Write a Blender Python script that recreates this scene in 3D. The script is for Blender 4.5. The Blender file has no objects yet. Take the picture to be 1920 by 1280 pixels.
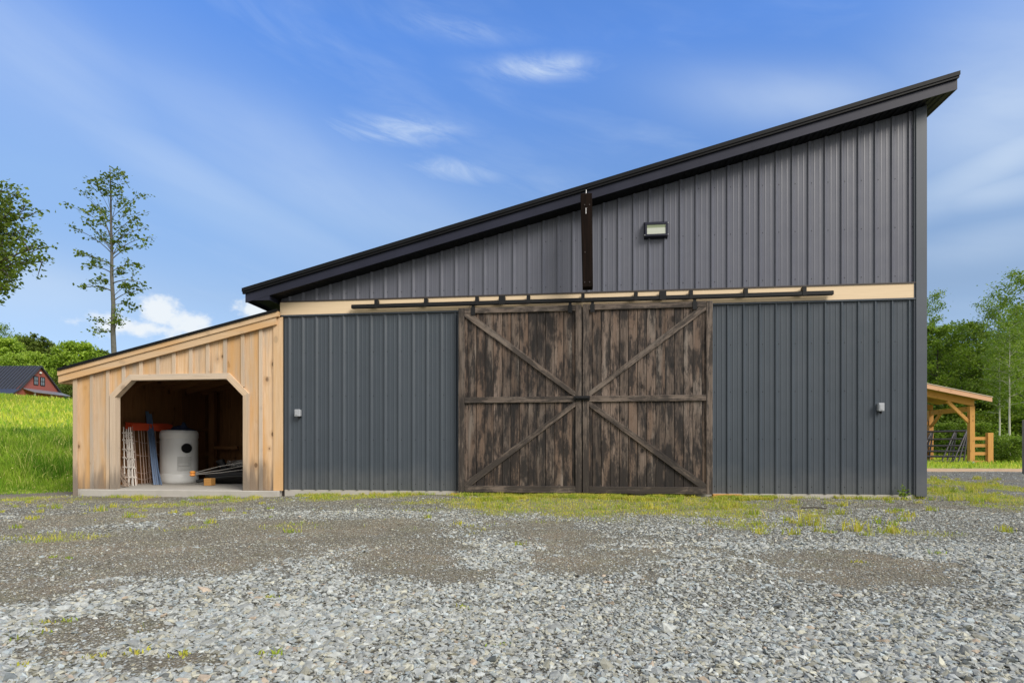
import bpy, math, random
import numpy as np
from mathutils import Vector

# ---------------------------------------------------------------- camera, sky, sun, exposure
F_PX, HZ, YAW, CAM_H, CAM_D = 1080.0, 840.0, math.atan(1080.0 / 9460.0), 0.687, 8.868
scene = bpy.context.scene
cam_data = bpy.data.cameras.new("camera")
cam = bpy.data.objects.new("camera", cam_data)
scene.collection.objects.link(cam)
cam.location = (0, -CAM_D, CAM_H)
cam.rotation_euler = (math.radians(90), 0, YAW)
cam_data.sensor_width = 36
cam_data.lens = F_PX / 1920 * 36
cam_data.shift_y = (HZ - 640) / 1920
cam_data.clip_end = 3000
scene.camera = cam

SUN_EL, SUN_AZ = math.radians(38), math.radians(130)      # azimuth clockwise from +Y (behind the camera, to its right)
world = bpy.data.worlds.new("World")
scene.world = world
world.use_nodes = True
sun_data = bpy.data.lights.new("sun", 'SUN')
sun_data.energy = 2.4
sun_data.angle = math.radians(26)
sun_data.color = (1.0, 0.93, 0.83)
sun = bpy.data.objects.new("sun", sun_data)
scene.collection.objects.link(sun)
sd = Vector((math.sin(SUN_AZ) * math.cos(SUN_EL), math.cos(SUN_AZ) * math.cos(SUN_EL), math.sin(SUN_EL)))
sun.rotation_euler = sd.to_track_quat('Z', 'Y').to_euler()
SKY_STRENGTH = 0.116
scene.view_settings.view_transform = 'Standard'
scene.view_settings.look = 'None'
scene.view_settings.exposure = 0.60
scene.view_settings.gamma = 1.0
scene.render.engine = 'CYCLES'

RT = (math.cos(YAW), math.sin(YAW))
FW = (-math.sin(YAW), math.cos(YAW))


def ray(px, py):
    a = (px - 960) / F_PX
    return (RT[0] * a + FW[0], RT[1] * a + FW[1], (HZ - py) / F_PX)


def W(px, py, Y=0.0):
    """point on the vertical plane y=Y seen at a photo pixel"""
    d = ray(px, py)
    t = (Y + CAM_D) / d[1]
    return Vector((d[0] * t, Y, CAM_H + d[2] * t))


def G(px, py, z=-0.04):
    d = ray(px, py)
    t = (z - CAM_H) / d[2]
    return Vector((d[0] * t, -CAM_D + d[1] * t, z))


def D(px, py, Z):
    """point at depth Z along the viewing axis"""
    d = ray(px, py)
    return Vector((d[0] * Z, -CAM_D + d[1] * Z, CAM_H + d[2] * Z))


def px_of(x, y):
    dx, dy = x, y + CAM_D
    zc = dx * FW[0] + dy * FW[1]
    return 960 + F_PX * (dx * RT[0] + dy * RT[1]) / zc, zc


# ---------------------------------------------------------------- node helpers
class NT:
    def __init__(self, tree):
        self.t = tree
        tree.nodes.clear()

    def n(self, typ, ins=None, **props):
        nd = self.t.nodes.new(typ)
        for k, v in props.items():
            setattr(nd, k, v)
        for k, v in (ins or {}).items():
            s = nd.inputs[k]
            if isinstance(v, bpy.types.NodeSocket):
                self.t.links.new(v, s)
            elif isinstance(v, bpy.types.Node):
                self.t.links.new(v.outputs[0], s)
            else:
                s.default_value = v
        return nd

    def math(self, op, a, b=0.0, c=None, clamp=False):
        ins = {0: a, 1: b}
        if c is not None:
            ins[2] = c
        return self.n('ShaderNodeMath', ins, operation=op, use_clamp=clamp).outputs[0]

    def ramp(self, fac, stops, interp='LINEAR'):
        nd = self.n('ShaderNodeValToRGB', {'Fac': fac})
        cr = nd.color_ramp
        cr.interpolation = interp
        while len(cr.elements) < len(stops):
            cr.elements.new(0.5)
        for e, (p, c) in zip(cr.elements, stops):
            e.position = p
            e.color = (c[0], c[1], c[2], 1) if not isinstance(c, (int, float)) else (c, c, c, 1)
        return nd.outputs[0]

    def mix(self, fac, a, b, mode='MIX'):
        nd = self.t.nodes.new('ShaderNodeMix')
        nd.data_type = 'RGBA'
        nd.blend_type = mode
        for i, v in ((0, fac), (6, a), (7, b)):
            if isinstance(v, bpy.types.NodeSocket):
                self.t.links.new(v, nd.inputs[i])
            elif i == 0:
                nd.inputs[0].default_value = v
            else:
                nd.inputs[i].default_value = (v[0], v[1], v[2], 1)
        return nd.outputs[2]

    def noise(self, vec, scale, detail=4, rough=0.55, dist=0.0):
        return self.n('ShaderNodeTexNoise', {'Vector': vec, 'Scale': scale, 'Detail': detail, 'Roughness': rough, 'Distortion': dist}).outputs[0]

    def smooth(self, x, a, b):
        return self.n('ShaderNodeMapRange', {0: x, 1: a, 2: b, 3: 0.0, 4: 1.0}, interpolation_type='SMOOTHSTEP').outputs[0]


def new_mat(name):
    m = bpy.data.materials.new(name)
    m.use_nodes = True
    return m, NT(m.node_tree)


def finish(nt, color, rough=0.7, bump=None, bstr=0.3, bdist=0.01, metal=0.0, spec=0.5, **extra):
    ins = {'Base Color': color if isinstance(color, bpy.types.NodeSocket) else (*color, 1), 'Roughness': rough, 'Metallic': metal, 'Specular IOR Level': spec}
    if bump is not None:
        ins['Normal'] = nt.n('ShaderNodeBump', {'Height': bump, 'Strength': bstr, 'Distance': bdist})
    ins.update(extra)
    b = nt.n('ShaderNodeBsdfPrincipled', ins)
    nt.n('ShaderNodeOutputMaterial', {'Surface': b.outputs[0]})
    return b


def plain(name, col, rough=0.6, metal=0.0, var=0.15, scale=8.0, spec=0.5, bstr=0.15):
    m, nt = new_mat(name)
    tc = nt.n('ShaderNodeTexCoord').outputs['Object']
    nz = nt.noise(tc, scale, 5)
    c = nt.mix(nz, [v * (1 - var) for v in col], [v * (1 + var) for v in col])
    finish(nt, c, rough, nt.noise(tc, scale * 6, 3), bstr, 0.004, metal, spec)
    return m


def wood(name, light, mid, dark, stain=(0.02, 0.018, 0.016), stain_amt=0.4, blotch=0.0, damp=0.0, warm=None, alt=None, knot=0.6, grey=None, grey_amt=0.0, foot=None, rough=0.75, tonevar=0.5, spec=0.3):
    """timber whose grain runs along UV.x; every board has its own 'rnd'"""
    m, nt = new_mat(name)
    uv = nt.n('ShaderNodeSeparateXYZ', {0: nt.n('ShaderNodeUVMap').outputs[0]})
    u, v = uv.outputs[0], uv.outputs[1]
    rnd = nt.n('ShaderNodeAttribute', attribute_name='rnd').outputs['Fac']

    def vec(su, sv, o):
        return nt.n('ShaderNodeCombineXYZ', {0: nt.math('MULTIPLY_ADD', u, su, nt.math('MULTIPLY', rnd, 57.3 + o)),
                                             1: nt.math('MULTIPLY', v, sv), 2: nt.math('MULTIPLY', rnd, 23.7 + o)}).outputs[0]
    warp = nt.noise(vec(2.0, 9.0, 1), 1.0, 2)
    grain = nt.noise(vec(1.6, 55.0, 2), 1.0, 6, 0.65, 0.8)
    rings = nt.noise(vec(0.9, 20.0, 3), 1.0, 3, 0.5, 1.6)
    c = nt.mix(nt.smooth(grain, 0.3, 0.72), mid, light)
    c = nt.mix(nt.math('MULTIPLY', nt.smooth(rings, 0.52, 0.75), 0.6), c, dark)
    # board tone
    t = nt.math('MULTIPLY_ADD', rnd, tonevar, 1 - tonevar / 2)
    c = nt.mix(1.0, c, nt.n('ShaderNodeCombineColor', {0: t, 1: t, 2: t}).outputs[0], 'MULTIPLY')
    # knots
    if knot > 0:
        vo = nt.n('ShaderNodeTexVoronoi', {'Vector': vec(4.2, 6.0, 4), 'Scale': 1.0, 'Randomness': 1.0})
        cr_ = nt.n('ShaderNodeSeparateColor', {0: vo.outputs['Color']})
        pick = nt.math('GREATER_THAN', cr_.outputs[0], 0.52)
        ksz = nt.math('MULTIPLY_ADD', cr_.outputs[1], 0.15, 0.10)
        kd = nt.math('DIVIDE', nt.math('MULTIPLY_ADD', nt.math('SUBTRACT', warp, 0.5), 0.12, vo.outputs['Distance']), ksz)
        halo = nt.math('MULTIPLY', nt.smooth(kd, 2.6, 0.9), pick)
        c = nt.mix(nt.math('MULTIPLY', halo, knot * 0.5), c, dark)
        k = nt.math('MULTIPLY', nt.smooth(kd, 1.15, 0.75), pick)
        c = nt.mix(nt.math('MULTIPLY', k, knot), c, [d * 0.40 for d in dark])
    if grey is not None:
        g = nt.smooth(nt.noise(vec(0.6, 5.0, 5), 1.0, 5, 0.6), 0.62 - grey_amt * 0.3, 0.85 - grey_amt * 0.3)
        c = nt.mix(nt.math('MULTIPLY', g, 0.85), c, grey)
    if stain_amt > 0:
        s = nt.smooth(nt.noise(vec(1.1, 8.0, 6), 1.0, 5, 0.62, 0.6), 0.72 - stain_amt * 0.35, 0.86 - stain_amt * 0.3)
        c = nt.mix(nt.math('MULTIPLY', s, 0.85), c, stain)
    if alt is not None:
        af = nt.smooth(nt.math('FRACT', nt.math('MULTIPLY', rnd, 7.31)), 0.35, 0.9)
        c = nt.mix(nt.math('MULTIPLY', af, 0.65), c, nt.mix(nt.smooth(grain, 0.3, 0.75), [q * .82 for q in alt], alt))
    if warm is not None:
        wv = nt.smooth(nt.noise(vec(0.45, 3.0, 8), 1.0, 4, 0.6), 0.44, 0.64)
        c = nt.mix(nt.math('MULTIPLY', wv, 0.85), c, warm)
    if blotch > 0:
        gp_ = nt.n('ShaderNodeNewGeometry').outputs['Position']
        q = nt.n('ShaderNodeVectorMath', {0: gp_, 1: (1.0, 1.0, 0.55)}, operation='MULTIPLY').outputs[0]
        bn = nt.math('ADD', nt.math('MULTIPLY', nt.noise(q, 2.4, 8, 0.75, 0.5), 0.38), nt.math('MULTIPLY', nt.noise(vec(2.2, 12.0, 9), 1.0, 7, 0.72), 0.62))
        if damp > 0:
            bn = nt.math('MULTIPLY_ADD', nt.smooth(nt.n('ShaderNodeSeparateXYZ', {0: gp_}).outputs[2], 1.5, 0.0), damp, bn)
        c = nt.mix(nt.math('MULTIPLY', nt.smooth(bn, 0.455, 0.56), blotch), c, stain)
    if foot is not None:                      # splash-back stain creeping up from the ground
        pz = nt.n('ShaderNodeSeparateXYZ', {0: nt.n('ShaderNodeNewGeometry').outputs['Position']}).outputs[2]
        ft = nt.smooth(nt.math('MULTIPLY_ADD', nt.noise(vec(1.5, 9.0, 7), 1.0, 4), -0.9, nt.math('SUBTRACT', pz, nt.math('MULTIPLY_ADD', nt.math('FRACT', nt.math('MULTIPLY', rnd, 3.77)), 0.42, -0.55))), 0.42, -0.05)
        c = nt.mix(nt.math('MULTIPLY', ft, 0.8), c, foot)
    h = nt.math('ADD', grain, nt.math('MULTIPLY', rings, 0.6))
    finish(nt, c, rough, h, 0.35, 0.004, spec=spec)
    return m


# ---------------------------------------------------------------- sky
wn = NT(world.node_tree)
sky = wn.n('ShaderNodeTexSky', sky_type='NISHITA', sun_disc=False, sun_elevation=SUN_EL, sun_rotation=SUN_AZ, air_density=1.0, dust_density=0.6, ozone_density=1.6)
wd = wn.n('ShaderNodeTexCoord').outputs['Generated']
wx = wn.n('ShaderNodeSeparateXYZ', {0: wd})
az = wn.math('ARCTAN2', wx.outputs[0], wx.outputs[1])
el = wn.math('ARCSINE', wx.outputs[2])


def azel(px, py):
    d = Vector(ray(px, py)).normalized()
    return math.atan2(d.x, d.y), math.asin(d.z)


def cloud_noise(su, sv, skew, detail, rough, dist, off):
    vv = wn.n('ShaderNodeCombineXYZ', {0: wn.math('MULTIPLY_ADD', az, su, off), 1: wn.math('MULTIPLY', wn.math('MULTIPLY_ADD', az, skew, el), sv), 2: off}).outputs[0]
    return wn.noise(vv, 1.0, detail, rough, dist)


def blob(px, py, rx, ry, skew=0.0):
    a0, e0 = azel(px, py)
    sa = abs(azel(px + rx, py)[0] - azel(px - rx, py)[0]) / 2
    se = abs(azel(px, py + ry)[1] - azel(px, py - ry)[1]) / 2
    da = wn.math('SUBTRACT', az, a0)
    de = wn.math('MULTIPLY_ADD', da, skew, wn.math('SUBTRACT', el, e0))
    q = wn.math('ADD', wn.math('POWER', wn.math('DIVIDE', da, sa), 2.0), wn.math('POWER', wn.math('DIVIDE', de, se), 2.0))
    return wn.math('EXPONENT', wn.math('MULTIPLY', q, -1.0))


n_fine = cloud_noise(7.0, 34.0, 0.22, 9, 0.66, 0.9, 3.1)
n_big = cloud_noise(2.6, 8.0, 0.30, 5, 0.55, 0.4, 11.7)
n_soft = cloud_noise(5.0, 22.0, 0.22, 5, 0.55, 0.8, 21.3)
wisps = wn.math('MULTIPLY', wn.smooth(n_big, 0.40, 0.75), wn.smooth(n_soft, 0.25, 0.8))
cover = wn.math('MULTIPLY', wisps, 0.20)
soft = wn.math('MULTIPLY_ADD', wn.smooth(n_big, 0.25, 0.75), 0.5, 0.5)
# broad milky veils
for (px, py, rx, ry, sk, st) in ((40, 120, 340, 170, 0.15, 0.38), (330, 325, 460, 62, 0.32, 0.40), (620, 350, 440, 100, 0.30, 0.34), (1480, 185, 260, 60, 0.22, 0.42), (1900, 170, 260, 200, 0.0, 0.58), (1880, 300, 220, 60, -0.3, 0.62), (1880, 355, 170, 36, 0.05, 0.55), (1850, 455, 190, 40, 0.0, 0.40), (60, 540, 220, 60, 0.0, 0.45)):
    cover = wn.math('MAXIMUM', cover, wn.math('MULTIPLY', blob(px, py, rx, ry, sk), wn.math('MULTIPLY', soft, st)))
# small lens-shaped wisps
for (px, py, rx, ry, sk, st) in ((1015, 128, 100, 22, 0.0, 0.85), (745, 245, 115, 27, -0.05, 0.72), (845, 318, 80, 22, 0.05, 0.62), (190, 195, 70, 12, 0.1, 0.35), (860, 55, 120, 24, 0.05, 0.30), (1560, 200, 90, 20, 0.2, 0.3)):
    cover = wn.math('MAXIMUM', cover, wn.math('MULTIPLY', blob(px, py, rx, ry, sk), wn.math('MULTIPLY', wn.math('MULTIPLY_ADD', wn.smooth(n_fine, 0.30, 0.78), 0.88, 0.12), st)))
# cumulus low on the left and a haze that whitens towards the horizon
n_cum = wn.noise(wn.n('ShaderNodeCombineXYZ', {0: wn.math('MULTIPLY', az, 22.0), 1: wn.math('MULTIPLY', el, 30.0), 2: 4.4}).outputs[0], 1.6, 8, 0.62)
cum = None
for (px, py, rx, ry, k) in ((300, 583, 46, 36, 1.0), (350, 606, 62, 26, 0.95), (205, 600, 55, 18, 0.8), (250, 612, 120, 22, 0.9), (500, 582, 60, 22, 1.2), (400, 640, 160, 30, 0.7)):
    b = wn.math('MULTIPLY', blob(px, py, rx, ry), k)
    cum = b if cum is None else wn.math('MAXIMUM', cum, b)
cum = wn.smooth(wn.math('MULTIPLY_ADD', wn.math('SUBTRACT', n_cum, 0.5), 1.5, cum), 0.30, 0.85)
haze = wn.math('MULTIPLY', wn.smooth(el, 0.32, -0.02), 0.55)
tint = wn.ramp(wn.math('DIVIDE', el, 0.65), [(0.0, (0.50, 0.56, 0.72)), (0.35, (0.74, 0.73, 0.77)), (0.55, (0.86, 0.94, 1.04)), (0.94, (0.72, 1.08, 1.62))])
skyc = wn.mix(1.0, sky.outputs[0], tint, 'MULTIPLY')
c1 = wn.mix(haze, skyc, (2.75, 3.75, 5.35))
c2 = wn.mix(wn.math('MINIMUM', cover, 0.85), c1, (4.1, 4.75, 5.5))
c2b = wn.mix(cum, c2, (4.8, 5.15, 5.5))
# bright cloud added to the unseen sky behind the camera and overhead as fill
fill_veil = wn.math('MULTIPLY', wn.math('MAXIMUM', wn.smooth(wx.outputs[1], 0.20, -0.45), wn.smooth(el, 0.82, 1.15)), 0.9)
c3 = wn.mix(fill_veil, c2b, (5.0, 4.85, 4.6))
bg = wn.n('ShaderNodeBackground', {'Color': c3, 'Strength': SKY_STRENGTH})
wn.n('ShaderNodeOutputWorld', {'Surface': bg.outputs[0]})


# ---------------------------------------------------------------- mesh helpers
rng = random.Random(7)
nrng = np.random.default_rng(11)


def tag(o, label=None, cat=None, group=None, kind=None):
    for k, v in (('label', label), ('category', cat), ('group', group), ('kind', kind)):
        if v:
            o[k] = v
    return o


def empty(name, loc, label=None, cat=None, group=None, kind=None):
    o = bpy.data.objects.new(name, None)
    o.empty_display_size = 0.2
    o.location = loc
    scene.collection.objects.link(o)
    return tag(o, label, cat, group, kind)


def link_mesh(me, name, mat, parent):
    o = bpy.data.objects.new(name, me)
    if mat:
        me.materials.append(mat)
    scene.collection.objects.link(o)
    if parent is not None:
        o.parent = parent
        base = parent
        off = Vector(parent.location)
        while base.parent is not None:
            base = base.parent
            off += Vector(base.location)
        o.location = -off
    return o


def from_arrays(name, V, Fc, mat, parent=None, rnd=None, col=None, smooth=False):
    """V (n,3), Fc (m,k) integer faces, rnd (m,) face attribute, col (m,3) face colours"""
    V = np.asarray(V, dtype=np.float32)
    Fc = np.asarray(Fc, dtype=np.int32)
    k = Fc.shape[1]
    me = bpy.data.meshes.new(name)
    me.vertices.add(len(V))
    me.vertices.foreach_set('co', V.ravel())
    me.loops.add(Fc.size)
    me.loops.foreach_set('vertex_index', Fc.ravel())
    me.polygons.add(len(Fc))
    me.polygons.foreach_set('loop_start', np.arange(0, Fc.size, k, dtype=np.int32))
    me.polygons.foreach_set('loop_total', np.full(len(Fc), k, dtype=np.int32))
    me.polygons.foreach_set('use_smooth', np.full(len(Fc), bool(smooth)))
    if rnd is not None:
        a = me.attributes.new('rnd', 'FLOAT', 'FACE')
        a.data.foreach_set('value', np.asarray(rnd, dtype=np.float32))
    if col is not None:
        a = me.attributes.new('tint', 'FLOAT_COLOR', 'FACE')
        c4 = np.ones((len(Fc), 4), dtype=np.float32)
        c4[:, :3] = col
        a.data.foreach_set('color', c4.ravel())
    me.update(calc_edges=True)
    return link_mesh(me, name, mat, parent)


class MB:
    def __init__(self):
        self.v, self.f, self.uv, self.r = [], [], [], []

    def face(self, idx, uvs, r):
        self.f.append(tuple(idx)); self.uv.append(uvs); self.r.append(r)

    def hexa(self, P, r=None, L=None):
        """eight corners: bottom 0-3 ccw, top 4-7; UV.x follows the longest edge"""
        r = rng.random() if r is None else r
        b = len(self.v)
        P = [Vector(p) for p in P]
        self.v += [tuple(p) for p in P]
        ex, ey, ez = P[1] - P[0], P[3] - P[0], P[4] - P[0]
        ax = [ex, ey, ez]
        li = max(range(3), key=lambda i: ax[i].length) if L is None else L
        du = ax[li].normalized()
        o = [a.normalized() if a.length > 1e-9 else Vector((0, 0, 0)) for i, a in enumerate(ax) if i != li]
        def uv(p):
            q = p - P[0]
            return (q.dot(du), q.dot(o[0]) + q.dot(o[1]))
        for q in ((0, 3, 2, 1), (4, 5, 6, 7), (0, 1, 5, 4), (1, 2, 6, 5), (2, 3, 7, 6), (3, 0, 4, 7)):
            self.face([b + i for i in q], [uv(P[i]) for i in q], r)
        return self

    def box(self, x0, x1, y0, y1, z0, z1, r=None, L=None):
        return self.hexa([(x0, y0, z0), (x1, y0, z0), (x1, y1, z0), (x0, y1, z0), (x0, y0, z1), (x1, y0, z1), (x1, y1, z1), (x0, y1, z1)], r, L)

    def slant(self, x0, x1, y0, y1, zb0, zb1, zt0, zt1, r=None, L=None):
        """box whose bottom and top run from (x0) to (x1) heights"""
        return self.hexa([(x0, y0, zb0), (x1, y0, zb1), (x1, y1, zb1), (x0, y1, zb0), (x0, y0, zt0), (x1, y0, zt1), (x1, y1, zt1), (x0, y1, zt0)], r, L)

    def wboard(self, x0, z0, x1, z1, w, yf, t, r=None, e0=None, e1=None):
        """board lying in a plane y=const: centre line (x0,z0)-(x1,z1), width w, front face yf, thickness t backwards"""
        d = Vector((x1 - x0, 0, z1 - z0)); L = d.length; d.normalize()
        n = Vector((-d.z, 0, d.x)) * (w / 2)
        a, b = Vector((x0, yf, z0)), Vector((x1, yf, z1))
        ty = Vector((0, t, 0))
        return self.hexa([a - n, b - n, b - n + ty, a - n + ty, a + n, b + n, b + n + ty, a + n + ty], r, 0)

    def beam(self, p0, p1, w, h, up=(0, 0, 1), r=None):
        p0, p1 = Vector(p0), Vector(p1)
        d = (p1 - p0).normalized()
        s = d.cross(Vector(up))
        if s.length < 1e-4:
            s = Vector((1, 0, 0))
        s.normalize()
        u = s.cross(d).normalized()
        s *= w / 2; u *= h / 2
        return self.hexa([p0 - s - u, p1 - s - u, p1 + s - u, p0 + s - u, p0 - s + u, p1 - s + u, p1 + s + u, p0 + s + u], r, 0)

    def prism(self, poly, y0, y1, r=None):
        """polygon in xz (ccw seen from -y) extruded from y0 (front) to y1; grain vertical"""
        r = rng.random() if r is None else r
        b = len(self.v); n = len(poly)
        self.v += [(x, y0, z) for x, z in poly] + [(x, y1, z) for x, z in poly]
        self.face(range(b, b + n), [(z, x) for x, z in poly], r)
        self.face(range(b + 2 * n - 1, b + n - 1, -1), [(z, x) for x, z in reversed(poly)], r)
        for i in range(n):
            j = (i + 1) % n
            self.face((b + i, b + n + i, b + n + j, b + j), [(poly[i][1], poly[i][0]), (poly[i][1], poly[i][0] + y1 - y0), (poly[j][1], poly[j][0] + y1 - y0), (poly[j][1], poly[j][0])], r)
        return self

    def tube(self, pts, rad, n=8, r=None, caps=True):
        r = rng.random() if r is None else r
        pts = [Vector(p) for p in pts]
        rad = rad if isinstance(rad, (list, tuple)) else [rad] * len(pts)
        b = len(self.v)
        ref = Vector((0, 0, 1))
        u0 = 0
        us = []
        for i, p in enumerate(pts):
            d = (pts[min(i + 1, len(pts) - 1)] - pts[max(i - 1, 0)]).normalized()
            if abs(d.dot(ref)) > 0.95:
                a = d.cross(Vector((1, 0, 0))).normalized()
            else:
                a = d.cross(ref).normalized()
            c = d.cross(a).normalized()
            if i:
                u0 += (pts[i] - pts[i - 1]).length
            us.append(u0)
            for k in range(n):
                t = 2 * math.pi * k / n
                self.v.append(tuple(p + (a * math.cos(t) + c * math.sin(t)) * rad[i]))
        for i in range(len(pts) - 1):
            for k in range(n):
                k2 = (k + 1) % n
                self.face((b + i * n + k, b + i * n + k2, b + (i + 1) * n + k2, b + (i + 1) * n + k),
                          [(us[i], k * .05), (us[i], k * .05 + .05), (us[i + 1], k * .05 + .05), (us[i + 1], k * .05)], r)
        if caps:
            self.face(range(b, b + n), [(0, 0)] * n, r)
            e = b + (len(pts) - 1) * n
            self.face(range(e + n - 1, e - 1, -1), [(0, 0)] * n, r)
        return self

    def lathe(self, c, prof, n=40, r=None, a0=0.0):
        """profile [(radius, z)] round a vertical axis at c"""
        r = rng.random() if r is None else r
        b = len(self.v)
        for (rd, z) in prof:
            for k in range(n):
                t = 2 * math.pi * k / n + a0
                self.v.append((c[0] + rd * math.cos(t), c[1] + rd * math.sin(t), c[2] + z))
        for i in range(len(prof) - 1):
            for k in range(n):
                k2 = (k + 1) % n
                self.face((b + i * n + k, b + i * n + k2, b + (i + 1) * n + k2, b + (i + 1) * n + k), [(prof[i][1], k), (prof[i][1], k + 1), (prof[i + 1][1], k + 1), (prof[i + 1][1], k)], r)
        self.face(range(b + n - 1, b - 1, -1), [(0, 0)] * n, r)
        e = b + (len(prof) - 1) * n
        self.face(range(e, e + n), [(0, 0)] * n, r)
        return self

    def build(self, name, mat, parent=None, smooth=False, bevel=0.0):
        me = bpy.data.meshes.new(name)
        me.from_pydata(self.v, [], self.f)
        uvl = me.uv_layers.new(name='UVMap')
        uvl.data.foreach_set('uv', [c for fu in self.uv for p in fu for c in p])
        a = me.attributes.new('rnd', 'FLOAT', 'FACE')
        a.data.foreach_set('value', self.r)
        if smooth:
            me.polygons.foreach_set('use_smooth', [True] * len(self.f))
            try:
                me.set_sharp_from_angle(angle=math.radians(40))
            except Exception:
                pass
        me.update()
        o = link_mesh(me, name, mat, parent)
        if bevel:
            bv = o.modifiers.new('bevel', 'BEVEL'); bv.width = bevel; bv.segments = 1; bv.limit_method = 'ANGLE'
        return o


def fbm(x, y, seed, octaves=4):
    out = np.zeros_like(x, dtype=float); amp = 1.0; tot = 0
    for o in range(octaves):
        r = np.random.default_rng(seed + o * 17)
        tab = r.random((64, 64))
        xf, yf = x * 2 ** o + 13.7 * o, y * 2 ** o + 5.3 * o
        xi, yi = np.floor(xf).astype(int), np.floor(yf).astype(int)
        fx, fy = xf - xi, yf - yi
        fx, fy = fx * fx * (3 - 2 * fx), fy * fy * (3 - 2 * fy)
        a = tab[xi % 64, yi % 64]; b = tab[(xi + 1) % 64, yi % 64]; c = tab[xi % 64, (yi + 1) % 64]; d = tab[(xi + 1) % 64, (yi + 1) % 64]
        out += amp * ((a * (1 - fx) + b * fx) * (1 - fy) + (c * (1 - fx) + d * fx) * fy)
        tot += amp; amp *= 0.5
    return out / tot


def sst(x, a, b):
    t = np.clip((x - a) / (b - a), 0, 1)
    return t * t * (3 - 2 * t)


# ---------------------------------------------------------------- terrain
HO = np.array([-10.3, 1.0])


def hill_s(x, y):
    return (x - HO[0]) * -0.7 + (y - HO[1]) * 0.7


def height(x, y):
    x = np.asarray(x, dtype=float); y = np.asarray(y, dtype=float)
    z = -0.04 - 0.07 * sst(x, -2.5, -6.0) + 0.05 * (fbm(x * 0.8, y * 0.8, 5, 3) - 0.5) * sst(y, -0.2, -1.5)
    s = hill_s(x, y)
    along = ((x + 10.3) * -0.7 + (y - 1.0) * -0.7)
    hill = 0.80 * sst(s, 0.3, 4.0) + 3.15 * np.clip((s - 1.5) / 31, 0, 1) ** 0.92
    hill = hill - 0.012 * np.clip(s - 32, 0, 400) * 1.0
    hill = hill * (1 + 0.012 * np.clip(along, -12, 22)) * (1 - sst(x, -9.2, -4.0))
    z = z + np.where(s > 0, hill, 0) + 0.06 * (fbm(x * 0.5, y * 0.5, 9, 3) - 0.5) * sst(s, 0, 2)
    # the wood behind the right yard stands slightly higher
    z = z + 0.9 * sst(y, 26, 60) * sst(x, 5, 14)
    return z


# material zones (hand placed from the ground plan, edges broken up with noise)
def zone(x, y, spots):
    out = np.zeros_like(x)
    for (cx, cy, rx, ry, k) in spots:
        out = np.maximum(out, k * np.exp(-(((x - cx) / rx) ** 2 + ((y - cy) / ry) ** 2)))
    return out


def gspot(px, py, wpx, hpx, k=1.0):
    a = G(px, py); b = G(px + wpx, py); c = G(px, py - hpx); d = G(px, py + hpx)
    return (a.x, a.y, abs(b.x - a.x), max(0.12, abs(c.y - d.y) / 2), k)


DIRT = [gspot(*s) for s in ((210, 1015, 260, 45, 1.0), (330, 1050, 180, 30, 0.95), (60, 1110, 170, 40, 1.0), (210, 1175, 150, 50, 1.3), (330, 1240, 230, 40, 1.25), (80, 1230, 120, 40, 1.0),
                            (770, 1050, 110, 50, 1.0), (830, 1082, 130, 25, 0.9), (1060, 1000, 100, 30, 0.95), (1080, 1070, 120, 30, 0.75), (1540, 1050, 170, 22, 1.0), (1620, 1085, 140, 22, 0.85),
                            (700, 985, 150, 14, 0.8), (1820, 1140, 120, 25, 0.7), (40, 975, 120, 18, 0.7))]
GREEN = [gspot(*s) for s in ((1130, 942, 330, 20, 1.3), (960, 932, 110, 10, 1.0), (1310, 955, 130, 22, 1.0), (1390, 985, 120, 18, 0.6), (1440, 960, 160, 16, 0.55), (1785, 926, 75, 20, 1.4), (1758, 903, 50, 16, 1.4), (1850, 935, 60, 14, .8),
                             (1870, 950, 60, 12, 0.55), (300, 938, 90, 6, 0.7), (440, 932, 60, 6, 0.6), (620, 930, 130, 7, 0.75), (740, 930, 70, 7, 0.7), (1650, 990, 100, 14, 0.45), (1560, 975, 60, 12, 0.4),
                             (30, 928, 110, 10, 0.6), (870, 1000, 60, 18, 0.3), (60, 1190, 90, 30, 0.6), (100, 1240, 110, 30, 0.6), (640, 985, 240, 16, .42), (330, 985, 160, 14, .45), (90, 1000, 160, 20, .5), (250, 1185, 50, 14, 0.4), (150, 1030, 60, 12, 0.3))]


def masks(x, y):
    n1 = fbm(x * 1.6, y * 1.6, 21, 4) - 0.5
    n2 = fbm(x * 2.2 + 7, y * 2.2, 33, 4) - 0.5
    broad = fbm(x * 0.55 + 3, y * 0.75, 61, 4) - 0.5
    n3 = fbm(x * 7, y * 7, 91, 3) - .5
    dirt = sst(0.8 * zone(x, y, DIRT) + broad * 1.5 + n1 * 0.9 + n3 * .8 + 0.08 + 0.22 * sst(y, -6.2, -5.0) + 0.22 * sst(x, -1.0, -2.6), 0.22, 1.0)
    far_ = sst(y, -3.6, -1.2)
    dirt = np.maximum(dirt, far_ * sst(broad + n1 + n3 * .5 + .15, 0.0, .55) * .75)
    green = sst(zone(x, y, GREEN) + n2 * 0.9, 0.20, 0.75)
    s = hill_s(x, y)
    field = sst(s + n1 * 0.9, -0.35, 0.25) * (1 - sst(x, -7.8, -7.0) * (1 - sst(y, 3, 6)))
    field = np.where((x > -7) & (y < 14), 0, field)
    # right of the barn: gravel, then an earth track, then meadow up to the wood
    rb = sst(y + n1 * 0.6, 10.3, 10.9) * sst(x, 4, 6)
    meadow = sst(y + n2 * 0.8, 13.2, 13.9) * sst(x, 4, 6)
    field = np.maximum(field, meadow)
    far = sst(np.hypot(x, y), 60, 80)
    field = np.maximum(field, far)
    track = rb * (1 - meadow) * (1 - far)
    return dirt, green, field, track


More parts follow.
